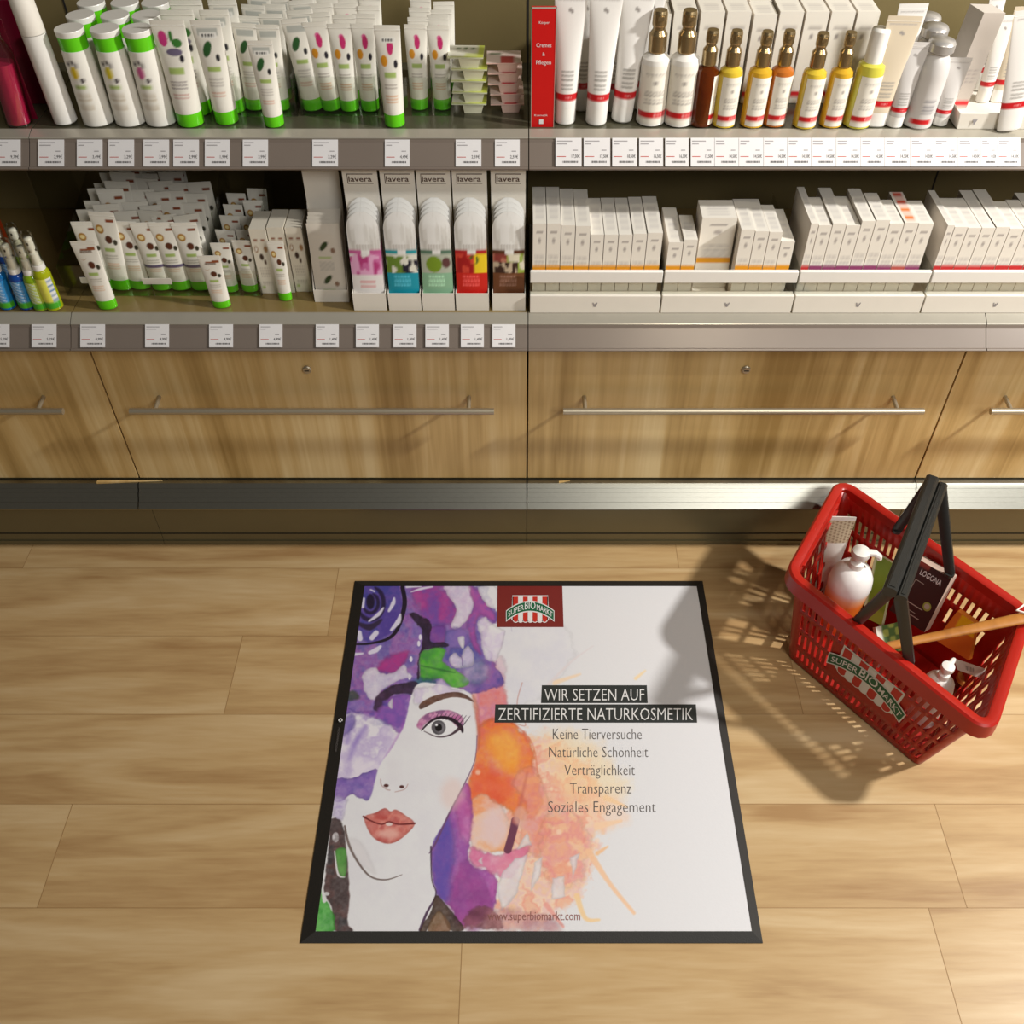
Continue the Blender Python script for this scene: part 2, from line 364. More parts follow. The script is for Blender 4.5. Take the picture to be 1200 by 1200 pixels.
def wc(pts, cols, alpha=1., soft=1.2, warp=3., freq=.06, edge=.15, smooth=True, tex=.25):
    SEED[0] += 7; sd_ = SEED[0]
    if smooth: pts = smoothpoly(pts)
    W = window(pts, soft+warp+4); X, Y = PX[W], PY[W]
    if X.size == 0: return
    Xw = X+warp*2*(fbm(X*.12, Y*.12, sd_)-.5); Yw = Y+warp*2*(fbm(X*.12+9, Y*.12, sd_+1)-.5)
    D = np.full(X.shape, 1e9); ins = np.zeros(X.shape, bool)
    for i in range(len(pts)):
        a, b_ = pts[i], pts[(i+1) % len(pts)]
        D = np.minimum(D, segd(Xw, Yw, a, b_)[0])
        cr = (a[1] > Yw) != (b_[1] > Yw)
        ins ^= cr & (Xw < (b_[0]-a[0])*(Yw-a[1])/((b_[1]-a[1]) or 1e-9)+a[0])
    sd = np.where(ins, -D, D); m = np.clip(.5-sd/soft, 0, 1); m = m*m*(3-2*m)
    n = np.clip((fbm(X*freq, Y*freq, sd_+2)-.5)*2.6+.5, 0, 1)
    cs = np.array(cols, float); k = n*(len(cs)-1); i0 = np.clip(k.astype(int), 0, max(len(cs)-2, 0)); f = (k-i0)[:, None]
    col = cs[i0]*(1-f)+cs[np.minimum(i0+1, len(cs)-1)]*f
    col = col*(1-edge*np.exp(-(sd/2.0)**2))[:, None]
    a = m*alpha*(1-tex*fbm(X*.25, Y*.25, sd_+5)*1.2); blend(W, col, np.clip(a, 0, 1))
def stroke(pts, wd, col, alpha=1., soft=.8, smooth=True):
    n0 = len(pts); wd = wd if isinstance(wd, (list, tuple)) else [wd]*n0
    q = smoothpoly([(*p,) for p in pts], 6, False) if smooth else pts
    ws = np.interp(np.linspace(0, 1, len(q)), np.linspace(0, 1, len(wd)), wd)
    W = window(pts, max(wd)+6); X, Y = PX[W], PY[W]; D = np.full(X.shape, 1e9)
    for i in range(len(q)-1):
        d, t = segd(X, Y, q[i], q[i+1]); D = np.minimum(D, d-(ws[i]*(1-t)+ws[i+1]*t)/2)
    blend(W, np.array(col, float), np.clip(.5-D/soft, 0, 1)*alpha)
def ell(cx, cy, rx, ry, cols, alpha=1., soft=1., warp=0., edge=0., rot=0., tex=0.):
    c_, s_ = math.cos(rot), math.sin(rot)
    wc([(cx+rx*math.cos(t)*c_-ry*math.sin(t)*s_, cy+rx*math.cos(t)*s_+ry*math.sin(t)*c_) for t in np.linspace(0, 2*math.pi, 17)[:-1]], cols, alpha, soft, warp, .1, edge, False, tex)
A3 = lambda x, y: (340+x*.26667, 660+y*.26667)       # crops used while drawing
B3 = lambda x, y: (340+x*.26667, 880+y*.26667)
D3 = lambda x, y: (560+x*.28333, 660+y*.28333)
E3 = lambda x, y: (560+x*.3, 880+y*.3)
G6 = lambda x, y: (400+x/6., 680+y/6.)
P_ = lambda f, *p: [f(*q) for q in p]
PUR, PU2, BLU, MAG, WHT, BLK = (98, 78, 158), (126, 92, 172), (74, 70, 150), (172, 62, 140), (228, 225, 228), (44, 32, 46)
# pale washes on the right
wc(P_(D3, (80, 270), (330, 250), (400, 360), (330, 480), (180, 600), (90, 560)), [(214, 212, 224), (226, 224, 228)], .6, 20, 6)
wc([(590, 900), (620, 860), (660, 870), (690, 900), (705, 935), (702, 985), (690, 1030), (665, 1062), (640, 1078), (610, 1085), (585, 1070), (590, 1000)], [(240, 176, 140), (238, 150, 124), (244, 204, 168), (236, 186, 176), (240, 190, 150)], .9, 16, 14, .05, .0)
wc([(640, 862), (670, 858), (700, 872), (722, 900), (735, 925), (700, 950), (660, 930)], [(248, 222, 168), (246, 206, 150)], .6, 26, 10, .05, 0)
wc([(690, 930), (720, 935), (738, 960), (705, 975), (690, 960)], [(245, 205, 176)], .6, 14, 6, .05, 0)
wc([(552, 795), (570, 775), (588, 790), (594, 825), (600, 860), (610, 880), (560, 872), (556, 830)], [(222, 112, 112), (206, 110, 140), (234, 150, 146)], .92, 9, 5)
wc([(575, 770), (592, 775), (590, 800), (580, 790)], [(190, 150, 190), (220, 190, 200)], .8, 8, 4)
# orange cloud
wc([(557, 870), (562, 850), (580, 842), (602, 850), (622, 872), (628, 905), (636, 945), (612, 962), (590, 945), (566, 950), (546, 950), (553, 905)], [(230, 100, 62), (236, 128, 56), (228, 112, 84)], 1., 5, 5, .05)
wc([(575, 862), (598, 858), (612, 880), (606, 905), (588, 900), (572, 884)], [(246, 186, 80), (242, 156, 60)], .9, 16, 4, .05, 0)
wc([(556, 905), (580, 905), (600, 920), (590, 942), (566, 948), (548, 945)], [(226, 84, 54), (234, 104, 70)], .8, 12, 4, .05, 0)
wc([(548, 945), (566, 930), (585, 942), (598, 968), (602, 990), (580, 1000), (555, 994), (546, 970)], [(240, 160, 100), (238, 190, 160), (232, 196, 186)], .95, 5, 4, .05)
ell(580, 972, 16, 20, [(228, 200, 200)], .8, 16)
wc([(602, 915), (622, 900), (640, 930), (646, 975), (628, 1004), (608, 985), (614, 950)], [(232, 140, 112), (226, 150, 146), (238, 170, 136)], .85, 10, 6)
wc([(640, 960), (668, 950), (690, 985), (680, 1030), (650, 1040), (634, 1010)], [(236, 164, 132), (228, 140, 140), (240, 190, 150)], .75, 14, 8, .07)
stroke([(612, 800), (606, 826), (616, 850), (598, 845)], 1.2, (190, 130, 120), .6)
stroke([(560, 852), (580, 842), (604, 850), (624, 872), (630, 905)], 1.4, (206, 90, 60), .5, 2)
for q_ in ((560, 905), (700, 985), (668, 1012), (655, 975), (690, 960)): ell(q_[0], q_[1], 3, 3, [(246, 214, 190)], .7, 3)
# purple strip beside the cheek
wc([(548, 918), (553, 950), (551, 985), (551, 1013), (578, 1022), (582, 1048), (574, 1072), (543, 1087), (527, 1062), (509, 1042), (505, 995), (520, 965), (538, 930)], [(150, 74, 160), (172, 74, 158)], 1., 3, 3, .05)
wc([(506, 990), (524, 960), (532, 990), (528, 1040), (520, 1058), (508, 1040)], [(88, 78, 168), (104, 84, 170)], .95, 14, 3)
wc([(540, 925), (552, 950), (550, 985), (540, 980), (534, 945)], [(190, 92, 160), (214, 140, 190)], .8, 10, 3)
wc([(553, 992), (580, 1002), (622, 990), (612, 1010), (596, 1030), (576, 1022), (552, 1012)], [(214, 98, 146), (224, 140, 168)], .95, 5, 4)
wc([(540, 1010), (560, 1020), (575, 1055), (565, 1088), (535, 1085), (528, 1060)], [(150, 66, 140), (120, 54, 120)], .6, 10, 5)
# white shards
for p in ([(588, 1024), (604, 1006), (618, 1002), (606, 1046), (588, 1068), (582, 1040)], [(626, 1010), (636, 1003), (632, 1030), (622, 1044)], [(647, 1029), (661, 1026), (662, 1051), (646, 1055)], [(605, 995), (618, 975), (622, 990)], [(668, 1005), (680, 1000), (672, 1030)], [(560, 1008), (566, 1004), (566, 1014)]):
    wc(p, [(228, 224, 226), (222, 214, 218)], .95, 2, 2, .1, .12, False)
stroke(E3(0, 0) and [(604, 962), (601, 975), (595, 996)], [10, 9, 9], (112, 62, 84)); stroke([(618, 905), (610, 940), (604, 962)], [2, 4, 8], (200, 110, 96), .6, 3)
ell(610, 957, 8, 12, [(226, 176, 160)], .7, 6)
# rays of the splash
for p, w_, c_ in (([(690, 998), (715, 1036), (743, 1070)], [8, 5, 4], (243, 196, 156)), ([(700, 968), (728, 962)], [9, 3], (244, 206, 170)), ([(676, 1050), (686, 1076), (702, 1078)], [7, 5, 3], (242, 204, 150)), ([(710, 935), (735, 946)], [7, 2], (244, 205, 160)), ([(640, 1060), (660, 1086)], [6, 3], (232, 160, 150)), ([(745, 795), (756, 786)], [4, 2], (246, 216, 168)), ([(650, 800), (680, 790)], [6, 2], (242, 212, 180)), ([(640, 805), (670, 775), (695, 757)], [4, 2, 1], (224, 214, 216)), ([(700, 1000), (712, 992)], [5, 2], (243, 190, 140))):
    stroke(p, w_, c_, .85, 2)
wc(P_(E3, (60, 620), (260, 640), (320, 700), (150, 700), (40, 690)), [(170, 110, 120), (220, 160, 150)], .7, 10, 5)
wc([(546, 1074), (562, 1060), (582, 1070), (590, 1088), (548, 1088)], [(96, 54, 60), (150, 96, 100)], .9, 5, 4)
stroke([(541, 752), (590, 715), (600, 740)], 1, (190, 180, 200), .5)
# hair and flowers, upper left
wc([(423, 686), (560, 686), (572, 700), (584, 724), (570, 742), (577, 770), (590, 800), (560, 812), (520, 806), (480, 815), (476, 838), (470, 852), (440, 850), (418, 838), (402, 836), (410, 770)], [BLU, PUR, PU2, (140, 84, 160), PUR], 1., 3, 4, .035)
wc(P_(G6, (500, 60), (700, 50), (790, 170), (800, 260), (740, 320), (620, 320), (560, 260), (520, 160)), [(120, 72, 158), MAG, (196, 82, 150)], .95, 10, 5, .045)
wc(P_(G6, (730, 40), (900, 40), (935, 120), (915, 230), (830, 335), (770, 320), (810, 220), (780, 140), (740, 90)), [(230, 222, 230), (222, 206, 226)], 1., 1.5, 1.5, .06, .12)
wc(P_(G6, (900, 45), (960, 60), (1010, 150), (1060, 210), (1095, 260), (1080, 300), (990, 240), (940, 300), (960, 420), (980, 520), (930, 480), (890, 360), (880, 270), (930, 190)), [(156, 76, 156), (178, 84, 160), (132, 84, 166)], 1., 4, 3)
wc(P_(G6, (960, 45), (1095, 45), (1098, 190), (1050, 190), (990, 130)), [WHT], 1., 1.5, 2)
wc(P_(G6, (950, 310), (1010, 255), (1050, 300), (1130, 340), (1150, 380), (1090, 555), (1010, 550), (985, 440), (980, 390)), [(226, 218, 228), (218, 206, 226), (230, 226, 230)], 1., 2, 2, .06, .14)
wc(P_(G6, (620, 340), (720, 320), (740, 400), (700, 450), (620, 420)), [(122, 66, 156), (150, 80, 150)], .9, 3, 2)
wc(P_(G6, (740, 360), (860, 340), (900, 430), (850, 480), (780, 480), (740, 520), (730, 440)), [(98, 92, 168), (140, 110, 180)], .9, 4, 3)
wc(P_(G6, (820, 405), (865, 400), (860, 480), (835, 465)), [WHT], 1., 1.2, 1)
wc(P_(G6, (760, 540), (800, 510), (840, 540), (860, 490), (900, 460), (935, 540), (920, 600), (860, 615), (800, 620), (765, 590)), [(226, 214, 230), (210, 196, 222)], 1., 1.5, 1.5, .1, .2)
stroke(P_(G6, (835, 520), (850, 560), (850, 600)), 1.2, (120, 90, 150), .7)
# green leaf
wc(P_(G6, (550, 520), (640, 480), (730, 490), (720, 560), (760, 610), (880, 680), (900, 730), (800, 760), (700, 690), (560, 700)), [(60, 150, 50), (84, 180, 50), (110, 196, 70)], 1., 3, 3)
wc(P_(G6, (860, 620), (960, 560), (1040, 620), (1000, 720), (900, 740), (840, 680)), [(96, 124, 140), (150, 150, 180), (190, 180, 200)], .75, 12, 5)
wc(P_(G6, (540, 690), (660, 700), (640, 740), (520, 760)), [(40, 90, 100), (70, 120, 130)], .9, 6, 3)
stroke(P_(G6, (560, 600), (700, 630), (800, 650)), [1, 2.5, 1], (40, 90, 50), .6, 2)
# rose
ell(*G6(200, 160), 38, 46, [BLU, PUR, (84, 66, 150)], 1., 4, 3, 0)
for rr, wd_ in ((10, 4), (17, 5)):
    stroke([(G6(205, 160)[0]+rr*math.cos(t)*.9, G6(205, 160)[1]+rr*1.15*math.sin(t)) for t in np.linspace(-1.2, 2.6, 9)], [wd_*.4]+[wd_]*7+[wd_*.5], (44, 34, 66), .95, 2)
ell(*G6(205, 150), 5, 9, [(34, 26, 50)], .95, 3)
stroke(P_(G6, (430, 50), (445, 170), (400, 330), (330, 410), (200, 445), (100, 450)), [5, 5.5, 4.5, 3.5, 2.5, 2], (36, 28, 44))
stroke(P_(G6, (110, 300), (200, 330), (280, 280)), [3, 8, 3], (48, 38, 60), .9, 2)
for p, w_ in ((((195, 288), (260, 240), (295, 195)), [2, 4.5, 2]), (((335, 215), (365, 160), (372, 125)), [3, 5, 2]), (((350, 350), (400, 290), (415, 240)), [3, 6, 2]), (((150, 185), (158, 130)), [4, 3]), (((200, 510), (245, 490), (275, 465)), [4, 6, 3]), (((95, 520), (150, 515)), [3.5, 2]), (((125, 370), (132, 410)), [6, 6]), (((215, 405), (245, 370)), [6, 6]), (((205, 65), (232, 78)), [1.5, 2]), (((490, 82), (560, 60), (640, 45)), [1, 3, 2]), (((460, 46), (560, 42)), [3, 2])):
    stroke(P_(G6, *p), w_, (222, 216, 232), .95, 1.4)
# dark bands and white gaps of the flower
wc(P_(G6, (475, 235), (540, 240), (630, 310), (625, 430), (740, 440), (745, 470), (640, 480), (560, 520), (545, 690), (530, 660), (560, 480), (570, 350), (510, 290)), [BLK, (40, 28, 46)], 1., 2, 2)
for p in ((555, 400), (545, 445), (490, 555), (480, 680)): ell(*G6(*p), 1.8, 3.4, [(226, 220, 234)], 1.)
wc(P_(G6, (250, 630), (300, 560), (380, 520), (470, 500), (440, 580), (380, 650)), [(186, 52, 130), (150, 60, 140)], .95, 6, 3)
wc(P_(G6, (145, 680), (190, 620), (250, 615), (280, 655), (370, 650), (440, 595), (460, 640), (500, 670), (400, 710), (300, 760), (240, 840), (170, 790)), [(228, 222, 230), (212, 204, 224)], 1., 2, 2, .08, .1)
wc(P_(G6, (240, 840), (300, 770), (390, 730), (520, 715), (540, 740), (500, 800), (380, 800), (320, 850), (270, 930), (230, 900)), [BLK, (66, 44, 66)], 1., 2.5, 2)
wc(P_(G6, (40, 790), (100, 780), (130, 830), (50, 840)), [(70, 104, 50), (60, 70, 60)], .9, 4, 2)
wc(P_(A3, (255, 640), (370, 655), (420, 600), (530, 580), (522, 690), (480, 745), (400, 690), (330, 680), (290, 650)), [(124, 84, 170), (150, 90, 176), (96, 76, 160)], 1., 3, 3)
wc(P_(A3, (430, 620), (450, 595), (448, 640)), [WHT], 1., 1.5, .5)
# lavender veil over the hidden half of the face
wc(P_(A3, (238, 690), (330, 660), (400, 690), (480, 745), (500, 740), (455, 800), (405, 900), (370, 960), (205, 960)), [(226, 216, 230), (208, 194, 222), (190, 172, 212), (228, 222, 230)], 1., 6, 4, .05, .05)
for p in (((245, 700), (262, 730), (250, 790)), ((330, 720), (280, 800)), ((300, 760), (260, 860))): stroke(P_(A3, *p), [3, 6, 2], (150, 128, 196), .6, 5)
wc(P_(A3, (240, 680), (285, 672), (280, 720), (240, 760)), [(112, 92, 168), (140, 120, 186)], .9, 4, 2)
stroke(P_(A3, (500, 720), (470, 780), (420, 860)), [5, 5, 3], (168, 110, 186), .7, 4)
wc(P_(B3, (190, 130), (290, 115), (375, 75), (388, 120), (372, 180), (345, 218), (300, 205), (270, 190), (235, 215), (195, 220)), [(96, 76, 160), (122, 90, 172), (146, 110, 180)], 1., 2, 2)
wc(P_(B3, (190, 200), (250, 210), (240, 290), (190, 300)), [(170, 150, 204), (206, 196, 222), (120, 100, 168)], .9, 6, 4)
# stem and greens, lower left
wc(P_(B3, (180, 300), (232, 320), (250, 450), (262, 560), (272, 680), (278, 790), (195, 790), (185, 700), (150, 610), (160, 480), (170, 400)), [(62, 48, 48), (84, 56, 54), (50, 44, 46)], 1., 2, 2)
wc(P_(B3, (200, 440), (245, 430), (250, 520), (235, 560), (210, 530)), [(84, 160, 70), (110, 176, 90)], 1., 1.5, 1, .1, .2)
stroke(P_(B3, (195, 440), (210, 540), (240, 555)), [1, 2.5, 1], (224, 220, 222))
wc(P_(B3, (138, 600), (150, 650), (190, 710), (195, 790), (112, 790)), [(60, 150, 54), (96, 186, 80)], 1., 2, 2, .1)
ell(*B3(200, 380), 4, 6, [(220, 216, 218), (90, 80, 80)], .9); ell(*B3(160, 628), 3.5, 2.2, [(214, 214, 214)], .9); ell(*B3(280, 688), 2.6, 4.6, [(62, 44, 44)], 1.)
stroke(P_(B3, (138, 590), (150, 660)), [2, 4], (220, 220, 220))
# face: outline, neck, shoulder
FACE = (228, 227, 229)
wc([(481, 818), (492, 800), (520, 803), (550, 812), (556, 830), (560, 862), (556, 892), (549, 910), (538, 930), (520, 965), (506, 992), (507, 1030), (510, 1048), (493, 1090), (414, 1090), (410, 1050), (407, 1005), (404, 968), (408, 940), (432, 938), (444, 900), (462, 872), (475, 846)], [FACE, (224, 222, 226)], 1., 2.2, .8, .05, 0, True, 0)
wc(P_(G6, (520, 760), (640, 740), (700, 690), (780, 760), (850, 770), (780, 800), (650, 830), (540, 880), (500, 860)), [(226, 216, 226), (206, 190, 220), (230, 226, 230)], .85, 4, 3)
wc([(553, 815), (560, 826), (563, 862), (560, 880), (558, 850)], [(214, 120, 90)], .7, 4, 1)
stroke([(559, 862), (556, 892), (541, 925), (527, 952), (511, 987), (503, 1000)], [1, 1, 1.6, 2, 2.4, 1], (110, 74, 110), .85)
stroke([(505, 992), (506, 1030), (511, 1048), (500, 1070), (492, 1090)], [2, 1.4, 1.5, 3, 3], (70, 46, 72), .9)
wc(P_(B3, (640, 635), (680, 670), (765, 780), (700, 785), (655, 705), (600, 790), (570, 790), (620, 700)), [(54, 40, 36), (74, 54, 44)], 1., 1.5, 1)
wc(P_(B3, (655, 700), (705, 790), (605, 790)), [(112, 84, 58), (140, 100, 76)], 1., 2, 1)
stroke([(404, 968), (409, 990), (420, 1011), (434, 1027), (452, 1031), (471, 1025)], [2, 3, 2.6, 2, 1.6, .6], (98, 80, 74), .9)
wc([(408, 985), (420, 1008), (440, 1024), (430, 1000), (420, 985)], [(214, 206, 208)], .5, 10, 1)
ell(530, 930, 14, 18, [(232, 200, 190)], .5, 14, 2)
# brow, eye
wc([(491, 827), (497, 821), (512, 814.5), (532, 811), (546, 814), (556, 823), (545, 818.5), (530, 817), (515, 821), (502, 827), (493, 831)], [(70, 44, 38), (96, 60, 46)], 1., 1.2, .4, .1, 0)
wc([(488, 850), (496, 839), (510, 833.5), (530, 833), (543, 842), (541, 853), (536, 858), (528, 843), (512, 841), (498, 849), (494, 855)], [(176, 76, 140), (206, 130, 174), (120, 50, 110)], .9, 2.2, .6, .12)
wc([(497, 855), (507, 845), (519, 842), (530, 847), (540, 858), (527, 862), (513, 862)], [(230, 229, 231)], 1., 1.2, .2, .1, 0, True, 0)
ell(514, 852.5, 8.4, 8.6, [(96, 92, 98), (126, 122, 128)], 1., 1.2, 0, .25); ell(514, 852.5, 4.2, 4.6, [(20, 18, 22)], 1.); ell(511.6, 849.5, 1.5, 1.5, [(236, 236, 238)], 1.)
stroke([(494, 856), (505, 845), (518, 840.5), (531, 844), (540, 852), (542, 858)], [1.2, 2.6, 3.2, 4.5, 5, 2], (42, 26, 40))
stroke([(497, 857), (513, 863.5), (528, 861), (540, 852)], [.8, 1.4, 2, 4.5], (60, 40, 50), .9)
for k in range(9):
    t = k/8; x = 511+t*32; stroke([(x, 842-2*math.sin(t*3)+t*8), (x+3+t*5, 835+t*4)], [1.2, .5], (40, 26, 40), .8, .7, False)
# nose, lips
stroke([(446, 913), (447, 920), (453, 925), (457, 926)], 1., (170, 130, 126), .8); stroke([(478, 919), (474, 925), (463, 928)], 1., (180, 140, 136), .7)
ell(452.6, 920.6, 3, 1.9, [(84, 46, 44)], 1., 1.2); ell(470.8, 922, 2.8, 1.8, [(84, 46, 44)], 1., 1.2); ell(461, 905, 8, 14, [(222, 218, 222)], .4, 10)
wc([(427, 957), (440, 952.5), (451, 947), (458, 950.5), (464, 948.5), (475, 955), (486, 965), (476, 978), (464, 986.5), (452, 988.5), (438, 982), (430, 970)], [(196, 92, 82), (214, 120, 106), (186, 78, 72)], 1., 1.4, .5, .08, .12)
ell(456, 977, 12, 6, [(230, 180, 168)], .75, 8); ell(446, 958, 8, 3, [(180, 70, 66)], .6, 4)
stroke([(426, 957), (435, 962), (447, 966), (456, 963), (467, 966), (486, 965)], [2.5, 1.6, 1.6, 1.4, 1.6, 2.2], (104, 34, 36), .95)
ell(456, 966, 4, 2, [(226, 214, 208)], .9)

lin = np.where(IMG/255 <= .04045, IMG/255/12.92, ((IMG/255+.055)/1.055)**2.4)
r = thing('floor_mat', 'square advertising floor mat with painted face and black rubber border on floor', 'floor mat', (0.02, .98, 0))
MO = (-.02, -.98, 0)
def band(o, i, zo, zi): # outer and inner rectangles
    return [[(o[0], o[2], 0), (o[1], o[2], 0), (o[1], o[3], 0), (o[0], o[3], 0)], [(o[0], o[2], .002), (o[1], o[2], .002), (o[1], o[3], .002), (o[0], o[3], .002)],
            [(i[0], i[2], zi), (i[1], i[2], zi), (i[1], i[3], zi), (i[0], i[3], zi)], [(i[0], i[2], 0), (i[1], i[2], 0), (i[1], i[3], 0), (i[0], i[3], 0)]]
o = MB().loft(band((-.361, .397, .601, 1.370), (x0m, x1m, y0m, y1m), 0, .0095), M_rubber, cap=False, closed=True).obj('border', r, smooth=10); o.location = MO
mb = MB()
tx0 = onz(398.5, 846, .008); tx1 = onz(393.5, 881, .008)
def bt(x, y): p = tx0.lerp(tx1, x*.8+.2); return (p.x+.0022*(y-.5)*1.8, p.y, .0082)
mb.text('FLOORWINDOW', bt, M_txtdark)
for q in ((0, 1, .0, .25), (0, 1, .75, 1), (0, .25, 0, 1), (.75, 1, 0, 1)):
    s0 = onz(399, 844, .0085); mb.box(s0.x-.004+.008*q[0], s0.x-.004+.008*q[1], s0.y-.004+.008*q[2], s0.y-.004+.008*q[3], .008, .0092, M_txtwhite)
o = mb.obj('border_lettering', r); o.location = MO
pb = MB()
pb.v = [(a, b_, HM) for a, b_ in zip(gx.ravel().tolist(), gy.ravel().tolist())]; pb.c = lin.reshape(-1, 3).tolist()
n1 = NXG+1
pb.f = [(j*n1+i, j*n1+i+1, (j+1)*n1+i+1, (j+1)*n1+i) for j in range(NYG) for i in range(NXG)]; pb.m = [0]*len(pb.f); pb.mats = [M_matprint]
def lay(px, py, k=1): p = onz(px, py, HM); return (p.x, p.y, HM+.00025*k)
def logo(mb, fn, sc=1.):
    """awning with a curved green banner; fn(x, y, layer) with x in -1..1 and y in about -.6...6"""
    def R(x, y, k): return fn(x, y, k)
    pw = .72/7*2
    mb.flat([(-.76, .62), (.76, .62), (.80, -.5), (-.80, -.5)], lambda x, y: R(x, y, 1), M_txtwhite)
    for k in range(7):
        xa = -.72+k*pw; xb = xa+pw; m = M_stripe if k % 2 == 0 else M_txtwhite
        xm = (xa+xb)/2; drop = -.44
        for mm, g, ly in ((M_txtwhite, .035, 1), (m, 0, 2)):
            pts = [(xa-g, .56), (xb+g, .56)]+[(xm+(pw/2+g)*math.cos(t)*1.02, drop-(.14+g)*math.sin(t)) for t in np.linspace(0, math.pi, 8)]
            mb.flat(pts, lambda x, y: R(x, y, ly), mm)
    arc = lambda x: .12-.42*x*x
    for mm, g, ly in ((M_txtwhite, .05, 3), (M_banner, 0, 4)):
        xs = np.linspace(-1-g*.6, 1+g*.6, 15)
        for a, b_ in zip(xs[:-1], xs[1:]): mb.flat([(a, arc(a)-.2-g), (b_, arc(b_)-.2-g), (b_, arc(b_)+.2+g), (a, arc(a)+.2+g)], lambda x, y: R(x, y, ly), mm)
    def t(s_, xa, xb, h, dy, ly=5): mb.text(s_, lambda x, y: R(xa+(xb-xa)*x, arc(xa+(xb-xa)*x)+dy-h/2+h*y, ly), M_txtwhite, .01)
    t('SUPER', -.93, -.27, .25, 0); t('BIO', -.23, .23, .36, .06); t('MARKT', .28, .95, .25, 0)
pb.flat([(583, 686), (659, 686), (660.5, 735), (582.5, 735)], lambda x, y: lay(x, y), M_logored)
logo(pb, lambda x, y, k: lay(621.3+27.5*x, 714-26*y, 1+k))
pb.flat([(635, 803), (758, 803), (759, 824), (634, 824)], lambda x, y: lay(x, y), M_box)
pb.flat([(580.5, 825.5), (815.5, 825.5), (817, 847), (579.5, 847)], lambda x, y: lay(x, y), M_box)
for s_, xa, xb, yb, cap, m, th in (('WIR SETZEN AUF', 638, 755, 821, 14.5, M_txtwhite, -.008), ('ZERTIFIZIERTE NATURKOSMETIK', 584, 812, 844, 15, M_txtwhite, -.008), ('Keine Tierversuche', 648, 752, 866.5, 13.5, M_txtdark, -.012), ('Natürliche Schönheit', 643.5, 759.5, 887.5, 13.5, M_txtdark, -.012),
        ('Verträglichkeit', 661.5, 744, 908.5, 13.5, M_txtdark, -.012), ('Transparenz', 668, 740, 930, 13.5, M_txtdark, -.012), ('Soziales Engagement', 642.5, 768.5, 952, 14, M_txtdark, -.012), ('www.superbiomarkt.com', 572, 680, 1078.5, 11, M_url, -.004)):
    pb.text(s_, lambda x, y: lay(xa+(xb-xa)*x, yb-cap*y, 2), m, th)
o = pb.obj('printed_sheet', r, smooth=0); o.location = MO
# ------------------------------------------------------------------ red shopping basket
BC = Vector((.709, 1.1375, 0)); HB = .25
A0, B0 = Vector((.200, -.255, 0)), Vector((.130, .182, 0))        # long and short side of the base
A1, B1 = Vector((.252, -.324, 0)), Vector((.143, .232, 0))        # the same at the rim
basket = thing('shopping_basket', 'red plastic shopping basket with two black handles standing on the floor', 'shopping basket', BC)
NL, NS, NC = 48, 34, 5; RU, RV = .10, .145
UV = []; COLT = []
def side(p, q, n, kind):
    for k in range(n): t = k/n; UV.append((p[0]+(q[0]-p[0])*t, p[1]+(q[1]-p[1])*t)); COLT.append((kind, k))
def corner(cx, cy, a0):
    for k in range(NC): t = a0+math.pi/2*k/NC; UV.append((cx+RU*math.cos(t), cy+RV*math.sin(t))); COLT.append(('c', k))
side((-1+RU, -1), (1-RU, -1), NL, 'front'); corner(1-RU, -1+RV, -math.pi/2)
side((1, -1+RV), (1, 1-RV), NS, 'right'); corner(1-RU, 1-RV, 0)
side((1-RU, 1), (-1+RU, 1), NL, 'back'); corner(-1+RU, 1-RV, math.pi/2)
side((-1, 1-RV), (-1, -1+RV), NS, 'left'); corner(-1+RU, -1+RV, math.pi)
def wp(u, v, h): # local position on the wall at height fraction h
    return (A0.lerp(A1, h)*u + B0.lerp(B1, h)*v)/2 + Vector((0, 0, .004+h*(HB-.004)))
HS = [0, .07, .17, .235, .40, .445, .61, .665, .79, 1.]
OPENROWS = {1: 'all', 3: 'ends', 5: 'ends', 7: 'all'}
wb = MB(); n = len(UV)
vs = [wp(u, v, h) for h in HS for u, v in UV]; fs = []
for i in range(len(HS)-1):
    for j in range(n):
        kind, k = COLT[j]
        if i in OPENROWS and kind != 'c' and k % 2 == 1:
            mx = NL if kind in ('front', 'back') else NS
            end = kind in ('left', 'right') or k < mx*.24 or k > mx*.74
            if kind == 'back' and i in (1, 3): pass
            elif OPENROWS[i] == 'all' or end: continue
        elif i in OPENROWS and kind in ('left', 'right') and k % 6 == 2: continue
        fs.append((i*n+j, i*n+(j+1) % n, (i+1)*n+(j+1) % n, (i+1)*n+j))
wb.add(vs, fs, M_red)
o = wb.obj('wall', basket, smooth=40); m_ = o.modifiers.new('thick', 'SOLIDIFY'); m_.thickness = .0028; m_.offset = 0
fl = MB(); fl.loft([[wp(u, v, 0)*.985-Vector((0, 0, .002)) for u, v in UV], [wp(u, v, 0)*.985+Vector((0, 0, .0015)) for u, v in UV]], M_red)
for q in (-.6, -.2, .2, .6): fl.bar(wp(q, -.9, 0)+Vector((0, 0, .002)), wp(q, .9, 0)+Vector((0, 0, .002)), (.002, 0, 0), (0, 0, .0015), M_red)
for a, b_ in ((-.8, -.8), (.8, -.8), (.8, .8), (-.8, .8)): p = wp(a, b_, 0); fl.box(p.x-.012, p.x+.012, p.y-.012, p.y+.012, 0, .0035, M_red)
fl.obj('bottom', basket)
ring = [wp(u, v, 1) for u, v in UV]
nrm = []
for j in range(n):
    d = (ring[(j+1) % n]-ring[j-1]).normalized(); nrm.append(Vector((d.y, -d.x, 0)))
sec = [(-.003, -.022), (-.003, .001), (.001, .004), (.0125, .004), (.0165, .0005), (.0185, -.030), (.0155, -.030), (.0135, -.002), (.003, -.003), (.001, -.022)]
